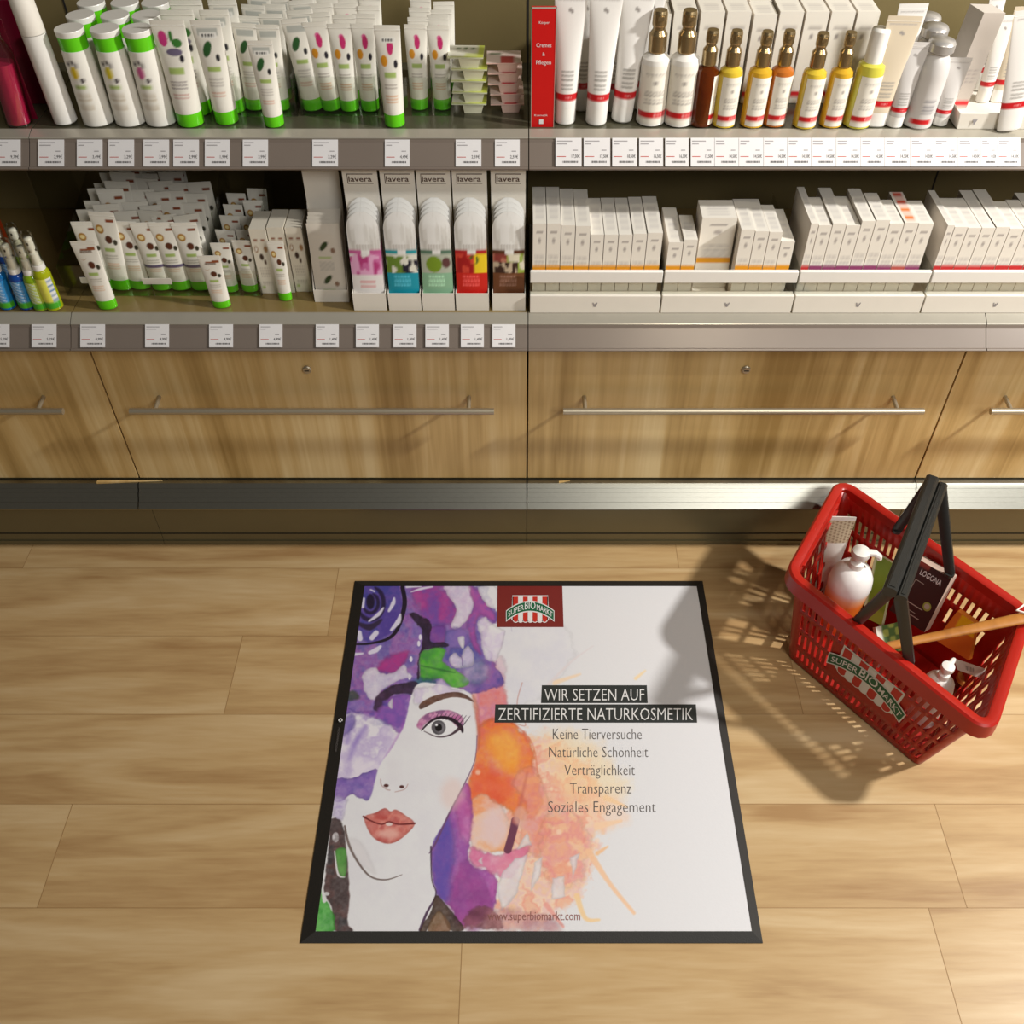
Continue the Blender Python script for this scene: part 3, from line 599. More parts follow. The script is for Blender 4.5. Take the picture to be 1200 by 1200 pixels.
rb = MB(); rb.loft([[ring[j]+nrm[j]*a+Vector((0, 0, z)) for a, z in sec] for j in range(n)], M_red, closed=True)
# reinforcing ledges on the left end
for k, (h, off) in enumerate(((.93, .004), (.86, .003))):
    rb.bar(wp(-1, .72, h)+Vector((.003, 0, 0)), wp(-1, -.72, h)+Vector((.003, 0, 0)), (0, 0, .002), (.004, 0, 0), M_red)
rb.obj('rim', basket, smooth=40)
# logo on the front wall
lg = MB()
fx = (A0.lerp(A1, .5)).normalized()
def wl(x, y, k):
    h = .49+y*.30; p = wp(.03+x*.47, -1, h); nn = Vector((fx.y, -fx.x, .0)); return p+nn*(.0026+.0004*k)
logo(lg, wl); lg.obj('logo', basket, smooth=0)
# handles
UP = Vector((0, 0, 1)); fp = [Vector(p) for p in ((.601, 1.071, .247), (.672, .986, .247), (.734, 1.297, .247), (.803, 1.186, .247))]
g0, g1 = Vector((.614, 1.016, .392)), Vector((.761, 1.281, .392)); gd = (g1-g0).normalized(); gp = Vector((gd.y, -gd.x, 0))
for k, (pa, pb_) in enumerate(((fp[0], fp[2]), (fp[1], fp[3]))):
    off = gp*(-.0085 if k == 0 else .0118); a = g0+off-BC+UP*(.002 if k == 0 else -.006); e = g1+off-BC+UP*(.002 if k == 0 else -.006); pa = pa-BC; pb_ = pb_-BC
    hb = MB(); hb.bar(a, e, gp*(.0115 if k == 0 else .009), UP*.010, M_black)
    hb.bar(a+gd*.005, e-gd*.005, gp*(.0085 if k == 0 else .004), UP*.0112, M_black)
    for q, s_, sg in ((a, pa, 1), (e, pb_, -1)):
        al = (s_-q).normalized(); hw = al.cross(gd).normalized()
        hb.bar(q+gd*.006*sg-UP*.003, s_, hw*.0105, gd*.006, M_black, .85)
        hb.lathe([(0, 0), (.009, 0), (.009, .006), (0, .006)], M_black, 12)
        for i in range(len(hb.v)-48, len(hb.v)):
            v = Vector(hb.v[i]); hb.v[i] = tuple(s_+Vector((v.x, v.y, v.z-.006)))
    hb.obj('handle', basket, smooth=30)

# ------------------------------------------------------------------ goods in the basket
def upright(px, py, z): p = onz(px, py, z); return (p.x, p.y)
# pump bottle, big
x, y = upright(999, 674, .17)
r = thing('pump_bottle', 'big white round-shouldered pump bottle with orange label at basket left end', 'pump bottle', (x, y, .0065))
MB().lathe([(0, 0), (.030, 0), (.033, .004), (.0345, .03), (.036, .05), (.0375, .07), (.039, .09), (.040, .105), (.0405, .118), (.041, .125), (.0415, .136), (.0425, .142), (.040, .164), (.031, .182), (.015, .191), (0, .192)], M_print, 28,
    colf=lambda u, z: L(232, 120, 40) if z < .118 else (L(238, 180, 136) if z < .136 else L(240, 238, 234))).obj('bottle', r)
MB().lathe([(0, .191), (.0145, .191), (.0145, .204), (.009, .207), (.006, .212), (.006, .222), (0, .222)], M_white, 18).obj('collar', r)
b = MB(); b.lathe([(0, .220), (.0155, .220), (.018, .226), (.0165, .236), (.006, .240), (0, .240)], M_white, 18)
b.tube([(.004, 0, .232), (.026, -.003, .232), (.036, -.004, .224), (.038, -.004, .216)], [.0075, .007, .006, .005], M_white, 10).obj('pump_head', r)
# tube behind it
p = onz(991, 612, .235)
r = thing('cosmetic_tube', 'flat white crimped tube with speckled top behind the big pump bottle in basket', 'tube', (p.x-.004, p.y+.004, .0065), (math.radians(-3), 0, -.04), (.058, .040, .228))
def tubeloft(mb, m, colf, z0=.14, nu=46, nv=88, w0=.82):
    nf = nu-10; TH = [-math.pi/2+math.pi*i/nf for i in range(nf)]+[math.pi/2+math.pi*i/10 for i in range(10)]
    rings = []; cols = []; du, dv = 1.0/nf, .3/nv
    for j in range(nv+1):
        v = j/nv; z = z0+(1-z0)*v; fl_ = min(1, max(0, (v-.03)/.9)); fl_ = fl_**1.1
        rx = .5*(w0+(1-w0)*fl_); ry = .5*(w0*(1-fl_)+.05*fl_)
        rings.append([(rx*math.sin(t), -ry*math.cos(t), z) for t in TH])
        cols += [avg([colf(math.sin(t)+a, z+e, i <= nf) for a in (-du, 0, du) for e in (-dv, 0, dv)]) if i <= nf else colf(0, z, False) for i, t in enumerate(TH)]
    return mb.loft(rings, m, True, cols)
tubeloft(MB(), M_print, lambda u, z, f: L(238, 234, 226) if z > .955 or z < .7 else (L(206, 190, 160) if (math.sin(u*23)+math.sin(z*190+u*9)) < .7 else L(122, 90, 70))).obj('body', r)
MB().lathe([(0, 0), (.36, 0), (.4, .02), (.4, .14), (0, .14)], M_white, 20).obj('cap', r)
def slab(kind, label, cat, quad, thick, paint, extra=None, name=None):
    """carton from the four corners of its face"""
    tl, tr, br, bl = [Vector(q) for q in quad]; nn = (tr-tl).cross(bl-tl).normalized()
    if nn.z < 0: nn = -nn
    c = (tl+tr+br+bl)/4
    b = MB(); b.grid(lambda u, v: bl.lerp(br, u).lerp(tl.lerp(tr, u), v)-c, 24, 30, M_card, paint)
    q = [p-c for p in (tl, tr, br, bl)]; w_ = [p-nn*thick for p in q]; sc_ = paint(-1, -1)
    b.add(q+w_, [(0, 1, 5, 4), (1, 2, 6, 5), (2, 3, 7, 6), (3, 0, 4, 7), (4, 5, 6, 7)], M_card, [sc_]*8)
    if extra: extra(b, lambda x, y: tuple(bl.lerp(br, x).lerp(tl.lerp(tr, x), y)-c+nn*.0006))
    o = b.obj(name or 'carton'); o.location = c; return tag(o, label, cat)
slab('g', 'slim green carton leaning between the pump bottle and the basket handle', 'carton',
     (onz(1026, 648, .176), onz(1049, 662, .182), onz(1033, 733, .06), onz(1010, 722, .06)), .010,
     lambda u, v: L(196, 194, 150) if u < .12 else (L(112, 132, 30) if v > .2 else L(140, 150, 50)))
def logona(b, f):
    b.text('LOGONA', lambda x, y: f(.22+.62*x, .80+.10*y), M_tag, .01)
    for q in ((.2, .30, .72, .315), (.2, .30, .215, .70), (.2, .69, .45, .70)): b.flat([(q[0], q[1]), (q[2], q[1]), (q[2], q[3]), (q[0], q[3])], f, M_greycard)
    b.flat([(.2, .13), (.75, .13), (.75, .145), (.2, .145)], f, M_greycard); b.flat([(.2, .19), (.6, .19), (.6, .2), (.2, .2)], f, M_greycard)
    b.flat([(.78+.11*math.cos(t), .40+.075*math.sin(t)) for t in np.linspace(0, 6.2, 18)], f, MATS['lime_seal'])
    b.flat([(.78+.07*math.cos(t), .40+.047*math.sin(t)) for t in np.linspace(0, 6.2, 18)], lambda x, y: tuple(Vector(f(x, y))+Vector((0, 0, .0003))), M_greycard)
mat('lime_seal', (150, 160, 70), .5, noise=.05)
slab('l', 'dark brown carton with white lettering and pale seal, beside basket handle', 'carton',
     (onz(1076, 655, .232), onz(1115, 678, .242), onz(1083, 741, .105), onz(1042, 715, .095)), .020,
     lambda u, v: L(196, 172, 156) if u < 0 else (L(150, 60, 50) if (v > .93 and u < .4) else L(52, 24, 22)), logona)
slab('p', 'small clear sachet of green fruit lying under the handle in the basket', 'sachet',
     (onz(1026, 735, .075), onz(1058, 728, .075), onz(1062, 762, .045), onz(1032, 766, .045)), .012,
     lambda u, v: L(210, 205, 190) if u < .2 else (L(70, 100, 24) if (math.sin(u*14)*math.sin(v*11)) > -.1 else L(150, 160, 60)), name='sachet')
# bath brush lying across the basket
p0, p1 = onz(1042, 757, .205), onz(1215, 721, .276)
c = (p0+p1)/2
r = thing('bath_brush', 'long wooden bath brush with white hanging loop lying across basket', 'brush', c)
b = MB(); d = (p1-p0).normalized(); wv = Vector((-d.y, d.x, 0)).normalized(); hv = d.cross(wv)
rings = []
for t, ww, hh in ((-.03, .006, .004), (0, .0085, .006), (.2, .0085, .006), (.5, .0095, .006), (.85, .0115, .006), (.97, .012, .006), (1, .008, .004)):
    q = p0.lerp(p1, t)-c; rings.append([q+wv*ww*math.cos(a)+hv*hh*math.sin(a) for a in np.linspace(0, 2*math.pi, 15)[:-1]])
b.loft(rings, M_handlewood).obj('handle', r, smooth=60)
b = MB(); e = p1-c
b.tube([e+d*(-.012)+hv*.006, e+d*(-.03)+wv*.012+hv*.010, e+d*(-.012)+wv*.022+hv*.008, e+d*.012+wv*.014+hv*.004, e+d*.0+hv*.006], .0022, M_white).obj('loop', r)
b = MB(); q = p0-c+Vector((-.008, .030, -.050)); hd = Vector((-.55, .80, -.25)).normalized(); hx = Vector((.8, .55, 0)).normalized()
b.loft([[q+hd*t+hx*ww*math.cos(a)+hx.cross(hd)*.008*math.sin(a) for a in np.linspace(0, 2*math.pi, 15)[:-1]] for t, ww in ((-.05, .008), (-.04, .018), (-.015, .023), (.02, .023), (.04, .016), (.046, .006))], M_handlewood)
b.bar(p0-c+d*.004, q-hd*.02, hx*.007, hd*.006, M_handlewood); b.obj('brush_head', r, smooth=60)
b = MB()
for i in range(7):
    for j in range(3):
        s0 = q+hd*(i-3)*.009+hx*(j-1)*.011; b.tube([s0-UP*.006, s0-UP*.024], .003, M_greycard, 6)
b.obj('bristles', r)
# white tag hanging from the brush
tq = [onz(1118, 772, .15), onz(1155, 784, .15), onz(1152, 796, .13), onz(1122, 785, .13)]
def tagx(b, f):
    for k in range(9): b.flat([(.35+.035*k, .3), (.355+.035*k+.012*(k % 2), .3), (.355+.035*k+.012*(k % 2), .75), (.35+.035*k, .75)], f, M_txtdark)
slab('t', 'small white barcode tag lying beside the little pump bottle', 'paper tag', tq, .0012, lambda u, v: L(222, 216, 208), tagx, name='paper_tag')
# orange carton with bright yellow tip
q = onz(1122, 722, .12)
slab('o', 'orange carton with a yellow edge under the brush handle', 'carton', (onz(1122, 716, .18), onz(1144, 732, .182), onz(1135, 774, .10), onz(1096, 750, .09)), .012,
     lambda u, v: L(255, 210, 20) if v > .62 and u > .25 else L(236, 136, 44))
# pump bottle, small
x, y = upright(1101, 800, .125)
r = thing('pump_bottle', 'small white pump bottle at the front right of the basket', 'pump bottle', (x, y, .0065))
MB().lathe([(0, 0), (.024, 0), (.027, .003), (.0285, .08), (.029, .105), (.026, .122), (.018, .133), (.010, .137), (0, .137)], M_white, 24).obj('bottle', r)
MB().lathe([(0, .136), (.0105, .136), (.0105, .148), (.006, .151), (.006, .16), (0, .16)], M_white, 16).obj('collar', r)
b = MB(); b.lathe([(0, .158), (.010, .158), (.0125, .164), (.0115, .172), (.004, .175), (0, .175)], M_white, 16)
b.tube([(.002, .002, .168), (.013, .014, .168), (.019, .021, .162)], [.0055, .005, .004], M_white, 8).obj('pump_head', r)
x, y = upright(1139, 800, .03)
r = thing('jar', 'small round brown jar at the right end of the basket floor', 'jar', (x-.008, y+.01, .0065))
MB().lathe([(0, 0), (.016, 0), (.017, .003), (.017, .018), (0, .018)], M_amber, 18).obj('body', r); MB().lathe([(0, .018), (.0178, .018), (.0178, .028), (.016, .03), (0, .03)], M_handlewood, 18).obj('lid', r)
# ------------------------------------------------------------------ prototypes of the goods on the shelves
CRE, LGR = L(236, 232, 220), L(168, 190, 110)
_NT = np.random.RandomState(3).rand(97, 89)
def vn(x, y):
    xi, yi = math.floor(x), math.floor(y); fx, fy = x-xi, y-yi; fx = fx*fx*(3-2*fx); fy = fy*fy*(3-2*fy)
    g = lambda a, e: _NT[(xi+a) % 97, (yi+e) % 89]
    return (g(0, 0)*(1-fx)+g(1, 0)*fx)*(1-fy)+(g(0, 1)*(1-fx)+g(1, 1)*fx)*fy
def blob(u, z, cx, cz, ru, rz): return ((u-cx)/ru)**2+((z-cz)/rz)**2 < 1
def lines(u, z, zs, w_=.55, h=.009): return any(abs(z-q) < h for q in zs) and abs(u) < w_ and math.sin(u*40+z*700) > -.6
def p_flower(u, z, f):
    if not f: return CRE
    if blob(u, z, .12, .80, .26, .075): return L(200, 50, 110)
    if blob(u, z, .05, .86, .22, .03): return L(224, 110, 160)
    if blob(u, z, -.42, .67, .28, .055): return L(222, 150, 40)
    if blob(u, z, .52, .64, .16, .04): return L(40, 36, 44)
    if abs(z-.535) < .026 and abs(u) < .5: return LGR
    if lines(u, z, (.44, .41)): return L(170, 160, 150)
    if lines(u, z, (.33, .30, .27)): return L(220, 170, 130)
    return CRE
def p_leaf(u, z, f):
    if not f: return CRE
    if blob(u-.8*(z-.75)*3, z, -.2, .74, .3, .075): return L(46, 92, 46)
    if blob(u, z, .45, .66, .15, .035): return L(40, 40, 44)
    if z > .86 and z < .93 and abs(u) < .7: return L(186, 188, 180)
    if abs(z-.555) < .024 and abs(u) < .5: return LGR
    if lines(u, z, (.46, .43, .40)): return L(190, 184, 174)
    if lines(u, z, (.33, .30)): return L(220, 180, 160)
    return CRE
def p_wild(u, z, f):
    if not f: return CRE
    if blob(u, z, -.45, .84, .28, .07): return L(206, 60, 130)
    if blob(u, z, .05, .86, .12, .05) or blob(u, z, .35, .80, .3, .04): return L(60, 120, 50)
    if blob(u, z, .1, .72, .5, .035): return L(110, 100, 124)
    if blob(u, z, .5, .66, .14, .035): return L(40, 36, 44)
    if abs(z-.55) < .03 and abs(u) < .5: return LGR
    if lines(u, z, (.45, .42, .39)): return L(150, 140, 140)
    if lines(u, z, (.33, .30)): return L(210, 170, 160)
    return CRE
def p_nut(u, z, f):
    if not f: return CRE
    if blob(u, z, -.42, .79, .32, .055): return L(240, 220, 160) if blob(u, z, -.42, .79, .2, .03) else L(178, 126, 40)
    if blob(u, z, .12, .665, .30, .05): return L(92, 48, 30)
    if blob(u, z, .6, .63, .17, .035): return L(56, 54, 40)
    if abs(z-.895) < .018 and .2 < u < .8: return L(140, 70, 40)
    if abs(z-.535) < .022 and abs(u) < .45: return LGR
    if lines(u, z, (.46, .43)): return L(180, 174, 160)
    if lines(u, z, (.36, .33, .30)): return L(226, 190, 160)
    return CRE
def p_nuttest(u, z, f):
    if f and lines(u, z, (.86, .845), .5, .012): return L(90, 60, 40)
    if f and (abs(z-.88) < .012 and -.4 < u < .8): return L(150, 84, 50)
    if f and blob(u, z, -.42, .79, .32, .05): return CRE
    return p_nut(u, z, f)
def p_strip(u, z, f): return L(92, 80, 120) if f and abs(z-.375) < .022 else p_nut(u, z, f)
def tproto(k, paint, capm=M_green, w0=.82):
    a = MB(); tubeloft(a, M_print, paint, nu=46, nv=88, w0=w0)
    a.box(-.5, .5, -.035, .035, .955, .957, M_white)
    cap = MB().lathe([(0, 0), (.45*w0, 0), (.488*w0, .012), (.5*w0, .13), (.494*w0, .142), (0, .142)], capm, 24)
    PROTO[k] = [('body', a.mesh('body', 50)), ('cap', cap.mesh('cap'))]
for k, p in (('flower', p_flower), ('leaf', p_leaf), ('wild', p_wild), ('nut', p_nut), ('nuttest', p_nuttest), ('nutstrip', p_strip)): tproto(k, p)
def tester(p): return lambda u, z, f: (L(60, 60, 60) if (f and abs(z-.865) < .014 and abs(u) < .45 and math.sin(u*30) > -.4) else (L(240, 238, 230) if f and abs(z-.865) < .026 and abs(u) < .6 else p(u, z, f)))
tproto('flowertest', tester(p_flower)); tproto('leaftest', tester(p_leaf))
def p_red(tone):
    def q(u, z, f):
        if abs(z-.225) < .028 and f: return L(196, 26, 34) if not (abs(z-.225) < .009 and -.1 < u < .5 and math.sin(u*50) > 0) else L(230, 150, 150)
        if f and lines(u, z, (.42, .39, .36, .32, .29), .5): return L(150, 146, 140)
        if f and (blob(u, z, -.02, .86, .10, .016) or blob(u, z, .12, .85, .08, .016)): return L(150, 144, 140)
        if f and lines(u, z, (.93,), .8, .006): return L(170, 164, 160)
        return tone
    return q
tproto('red_white', p_red(L(236, 233, 228)), M_white, .70); tproto('red_tan', p_red(L(214, 200, 176)), M_white, .70); tproto('red_grey', p_red(L(206, 202, 198)), M_white, .70)
tproto('red_long', p_red(L(232, 229, 224)), M_white)
# white bottles with a green cap ring
def p_bot(fr):
    def q(u, z):
        if abs(u) < 2:
            if blob(u, z, -.22, .59, .26, .065): return fr
            if any(blob(u, z, *s_) for s_ in ((-.5, .68, .11, .024), (-.2, .70, .10, .026), (.05, .67, .10, .03), (.16, .51, .16, .028))): return L(70, 62, 66)
            if abs(z-.44) < .02 and abs(u+.1) < .4: return LGR
            if lines(u+.1, z, (.36, .33, .30, .24, .21), .5): return L(200, 186, 160)
        return L(238, 235, 225)
    return q
for k, c_ in (('bottle_yellow', L(226, 196, 40)), ('bottle_lemon', L(224, 206, 50)), ('bottle_pink', L(206, 96, 150))):
    b = MB(); b.lathe([(0, 0), (.46, 0), (.5, .015)]+[(.5-.07*t, .03+.77*t) for t in np.linspace(0, 1, 46)]+[(.41, .802), (0, .802)], M_print, 40, colf=p_bot(c_))
    PROTO[k] = [('bottle', b.mesh('bottle')), ('cap_ring', MB().lathe([(0, .80), (.412, .80), (.414, .81), (.425, .94), (0, .94)], M_green, 28).mesh('cap_ring')),
                ('cap_top', MB().lathe([(0, .94), (.427, .94), (.435, .992), (.427, 1.0), (0, 1.0)], M_white, 28).mesh('cap_top'))]
# oil bottles with bronze pumps; label is a wrapped sleeve
def sleeve(u0, u1, z0, z1, r, red=True):
    n = 18; b = MB()
    def colf(u, v):
        z = v
        if red and .10 < z < .22: return L(230, 140, 140) if abs(z-.16) < .03 and u > .5 and math.sin(u*60) > 0 else L(196, 26, 34)
        if any(abs(z-q) < .018 for q in (.86, .55, .5, .42, .37)) and .2 < u < .8 and math.sin(u*50+z*90) > -.5: return L(172, 166, 158)
        if blob(u, z, .5, .72, .07, .035): return L(160, 154, 148)
        return L(236, 231, 218)
    b.grid(lambda u, v: (r*math.sin(u0+(u1-u0)*u), -r*math.cos(u0+(u1-u0)*u), z0+(z1-z0)*v), n, 30, M_print, colf); return b
def oil(k, liquid, pumph, label=(-.8, 1.15), pump=True):
    g = MB().lathe([(0, 0), (.44, 0), (.5, .012), (.5, .555), (.47, .60), (.30, .635), (.24, .645), (.24, .66), (0, .66)], liquid, 32)
    parts = [('bottle', g.mesh('bottle')), ('label', sleeve(label[0], label[1], .03, .56, .508).mesh('label'))]
    parts.append(('pump_collar', MB().lathe([(0, .65), (.30, .65), (.31, .66), (.31, .80), (.26, .82), (.21, .84), (.21, .88), (0, .88)], M_gold, 24).mesh('pump_collar')))
    parts.append(('pump_head', MB().lathe([(0, .87), (.235, .87), (.25, .885), (.25, .975), (.22, 1.0), (0, 1.0)], M_gold, 24).box(-.1, .1, -.3, -.1, .93, .965, M_gold).mesh('pump_head')))
    PROTO[k] = parts
for i, k in enumerate(('oil_yellow', 'oil_gold', 'oil_orange', 'oil_lemon')): oil(k, M_oil[i], 0)
oil('oil_amber', M_amber, 0, (.5, 2.6)); oil('milk', M_white, 0, (-1.2, 1.2))
g = MB().lathe([(0, 0), (.44, 0), (.5, .012), (.5, .60), (.47, .65), (.3, .68), (0, .68)], M_oil[3], 32)
PROTO['oil_clear'] = [('bottle', g.mesh('bottle')), ('label', sleeve(-.8, 1.15, .03, .56, .508).mesh('label')), ('cap', MB().lathe([(0, .67), (.33, .67), (.33, .985), (.3, 1), (0, 1)], M_white, 24).mesh('cap'))]
def p_can(u, z):
    if abs(u) < 2 and .06 < z < .12 and -.75 < u < .55: return L(196, 26, 34)
    if abs(u) < 2 and any(abs(z-q) < .012 for q in (.2, .24, .28, .34)) and -.3 < u < .5: return L(150, 148, 150)
    return L(206, 202, 198)
b = MB(); b.lathe([(0, 0), (.46, 0), (.5, .015)]+[(.5, z) for z in np.linspace(.03, .62, 30)]+[(.48, .70), (.40, .79), (.34, .83), (.34, .85), (0, .85)], M_print, 30, colf=p_can)
PROTO['powder'] = [('can', b.mesh('can')), ('cap', MB().lathe([(0, .86), (.40, .86), (.44, .875), (.44, .96), (.38, .99), (0, 1.0)], M_silver, 26).mesh('cap'))]
# cups: square lid over a narrow tub
def cup(k, lidm, top):
    lid = MB(); lid.grid(lambda u, v: (-.5+u, -.5+v, 1.0), 16, 12, M_print, top); lid.box(-.5, .5, -.5, .5, .88, .998, M_print, top(-1, -1))
    tub = MB().loft([[(-.14, -.40, 0), (.34, -.40, 0), (.34, .4, 0), (-.14, .4, 0)], [(-.19, -.47, .88), (.42, -.47, .88), (.42, .47, .88), (-.19, .47, .88)]], lidm)
    PROTO[k] = [('tub', tub.mesh('tub')), ('lid', lid.mesh('lid'))]
mat('tub_white', (226, 224, 196), .35, noise=.03); mat('tub_pink', (232, 198, 184), .35, noise=.03)
cup('cup_green', MATS['tub_white'], lambda u, v: L(212, 214, 182) if u < 0 else (L(196, 206, 90) if u > .82 or v < .08 else (L(70, 104, 50) if blob(u, v, .5, .72, .32, .1) and math.sin(u*30) > 0 else (L(226, 224, 205) if v > .35 or u < .5 else L(206, 212, 140)))))
cup('cup_pink', MATS['tub_pink'], lambda u, v: L(226, 190, 176) if u < 0 else (L(190, 60, 66) if .4 < u < .8 and v < .55 else (L(60, 90, 50) if blob(u, v, .25, .75, .2, .08) else L(226, 206, 196))))
# cartons
def carton(k, paint, top=None, side=L(226, 218, 206), nu=14, nv=40):
    b = MB(); b.grid(lambda u, v: (-.5+u, -.5, v), nu, nv, M_card, paint)
    tp = top or (lambda u, v: side); b.grid(lambda u, v: (-.5+u, -.5+v, 1), 8, 12, M_card, tp)
    e = [(-.5, -.5, 0), (.5, -.5, 0), (.5, .5, 0), (-.5, .5, 0), (-.5, -.5, 1), (.5, -.5, 1), (.5, .5, 1), (-.5, .5, 1)]
    b.add(e, [(1, 2, 6, 5), (2, 3, 7, 6), (3, 0, 4, 7), (0, 3, 2, 1)], M_card, [side]*8); PROTO[k] = [(k, b.mesh('carton', 0))]
CW = L(234, 228, 216)
def p_cart(bandc, h=.42, tone=CW, bw=.07):
    def q(u, v):
        if h-bw+.015 < v < h+.015: return bandc
        if v < h: return tone
        if abs(v-.9) < .012 and .25 < u < .75 or blob(u, v, .5, .8, .12, .03): return L(170, 162, 156)
        if any(abs(v-z) < .012 for z in (.62, .59, .55, .52, .48, .45)) and .14 < u < .86 and math.sin(u*60+v*200) > -.5: return L(196, 190, 182)
        return tone
    return q
tl = lambda u, v: L(206, 200, 192) if any(abs(v-z) < .04 for z in (.2, .35, .5, .65)) and .2 < u < .8 else CW
for k, c_ in (('carton_orange', L(232, 160, 30)), ('carton_red', L(204, 50, 50)), ('carton_purple', L(150, 66, 110))): carton(k, p_cart(c_), tl)
carton('carton_squares', p_cart(L(190, 90, 80)), lambda u, v: (L(226, 70, 30) if v > .5 else L(240, 120, 40)) if (.2 < u < .85 and (v*4) % 1 > .35) else CW)
carton('carton_tall', lambda u, v: L(196, 26, 34) if .07 < v < .14 else (L(160, 152, 146) if (abs(v-.83) < .012 and .2 < u < .8 or blob(u, v, .4, .74, .08, .03)) else CW), tl)
carton('carton_grey', lambda u, v: L(196, 26, 34) if .04 < v < .1 else (L(150, 140, 134) if any(abs(v-z) < .008 for z in (.3, .34, .38, .42)) and .15 < u < .85 and math.sin(u*50) > -.5 else L(178, 168, 158)), None, L(206, 198, 188), 12, 50)
def p_nutc(u, v):
    for cx, cz, ru, rz, c_ in ((.22, .70, .12, .05, L(150, 104, 60)), (.45, .58, .13, .05, L(60, 40, 30)), (.62, .50, .08, .04, L(90, 70, 56)), (.80, .70, .12, .05, L(160, 120, 80))):
        if blob(u, v, cx, cz, ru, rz): return CRE if c_ == L(150, 104, 60) and blob(u, v, cx, cz, ru*.6, rz*.6) else c_
    if abs(v-.84) < .015 and (.15 < u < .4 or .6 < u < .85): return L(140, 80, 50)
    if any(abs(v-z) < .012 for z in (.40, .36, .32, .28, .18, .15)) and .2 < u < .8 and math.sin(u*60) > -.4: return L(186, 176, 160)
    if .08 < v < .12 and .1 < u < .3: return LGR
    return L(226, 218, 200)
carton('carton_nut', p_nutc, None, L(222, 214, 196), 18, 44)

# ------------------------------------------------------------------ placing by base point, top point
def stand(px, py, tx, ty, z, dep):
    """base-front pixel and top pixel of a thing dep deep, standing on height z: location, length, sideways lean"""
    p = onz(px, py, z); yc = p.y+dep/2; t = ony(tx, ty, yc); dx, dz_ = t.x-p.x, t.z-z
    return Vector((p.x, yc, z)), math.hypot(dx, dz_), math.atan2(dx, dz_)
def mpp(px, py, z): p = onz(px, py, z); return (p.y*_c-(p.z-HC)*_s)/FPX      # metres per pixel there
def put_tube(kind, px, py, tx, ty, wpx, z, label, cat='tube', group=None, dep=None, name='cosmetic_tube', back=0., vlean=1., rx=0., rz=0.):
    wm = wpx*mpp(px, py, z); dp = dep or wm*.82
    p, ln, ry = stand(px, py, tx, ty, z, dp)
    if abs(ry) > math.radians(2.5): ry *= .9
    p.y += back
    s_ = abs(math.sin(ry))*wm*.4; p.z = z+.0004+s_
    return put(kind, name, label, cat, p, (rx, ry, rz), (wm, dp/.82 if dep is None else dep, ln), group)
# ------------------------------------------------------------------ upper shelf, left: bottles, tubes, cups
G = 'green-capped cosmetics on the upper left shelf'
# magenta bottle, maroon panel and cream bottle at the left edge
p, ln, ry = stand(18, 151, -14, 22, ZU, .04)
r = thing('glass_bottle', 'magenta clear bottle with yellowish edge at the upper left corner', 'bottle', p, (0, ry, 0))
MB().lathe([(0, 0), (.019, 0), (.0215, .003), (.0215, .115), (.012, .135), (.010, .15), (0, .15)], MATS['clear_glass'], 24).obj('bottle', r)
MB().lathe([(0, .004), (.0185, .004), (.0185, .10), (0, .10)], M_magenta, 20).obj('liquid', r)
MB().lathe([(0, .148), (.011, .148), (.011, .175), (0, .175)], M_silver, 18).obj('cap', r)
for (ax, ay), (bx_, by_), lab in (((44, 140), (12, 22), 'front maroon divider panel beside the magenta bottle'), ((70, 122), (46, 0), 'rear maroon divider panel behind the tall cream bottle')):
    p = onz(ax, ay, ZU); t = ony(bx_, by_, p.y); q = onz(ax-36, ay, ZU)
    o = MB().loft([[(q.x, p.y, ZU+.0003), (p.x, p.y, ZU+.0003), (p.x, p.y+.003, ZU+.0003), (q.x, p.y+.003, ZU+.0003)], [(q.x, p.y, t.z), (p.x, p.y, t.z), (p.x, p.y+.003, t.z), (q.x, p.y+.003, t.z)]], M_maroon).obj('divider_panel', bevel=.0008)
    tag(o, lab, 'divider')
p, ln, ry = stand(74, 149, 20, -12, ZU, .036)
r = thing('cosmetic_bottle', 'tall plain cream bottle leaning left beside the green-ringed bottles', 'bottle', p+Vector((0, 0, .002)), (0, ry*.97, 0))
b = MB().lathe([(0, 0), (.0165, 0), (.0185, .002), (.0185, .140), (0, .140)], M_white, 26); b.obj('bottle', r)
MB().lathe([(0, .140), (.0185, .141), (.0178, .20), (.016, .203), (0, .203)], M_whitecard, 26).obj('cap', r)
for i, (bx, tx, k, c_) in enumerate(((112, 77, 'bottle_yellow', 'yellow flower'), (150, 121, 'bottle_lemon', 'lemon flower'), (186, 158, 'bottle_pink', 'pink flower'))):
    for row in range(3):
        p, ln, ry = stand(bx, 150, tx, 33, ZU, .05)
        p.y += row*.056
        nm = [c_+' bottle with green-ringed white lid, front row of its column', 'green-ringed bottle behind the '+c_+' bottle', 'rearmost green-ringed bottle in the '+c_+' column'][row]
        put(k, 'cosmetic_bottle', nm, 'bottle', p+Vector((0, 0, .0004)), (0, ry*.4, 0), (.0515, .0515, ln), G)
for i, (bx, by, tx, ty, w_, k, c_) in enumerate(((221, 151, 195, 24, 38, 'wild', 'big wild-flower tube'), (264, 148, 240, 24, 33, 'leaftest', 'big leaf tube'))):
    for row in range(3):
        nm = [c_+' with green cap, foremost of its file', 'second '+c_+' behind the foremost one', 'rearmost '+c_+' of its file'][row]
        q = onz(bx, by, ZU); yb = row*.043
        put_tube(k, bx+row*3, by, tx+row*3, ty, w_, ZU, nm, group=G, back=yb)
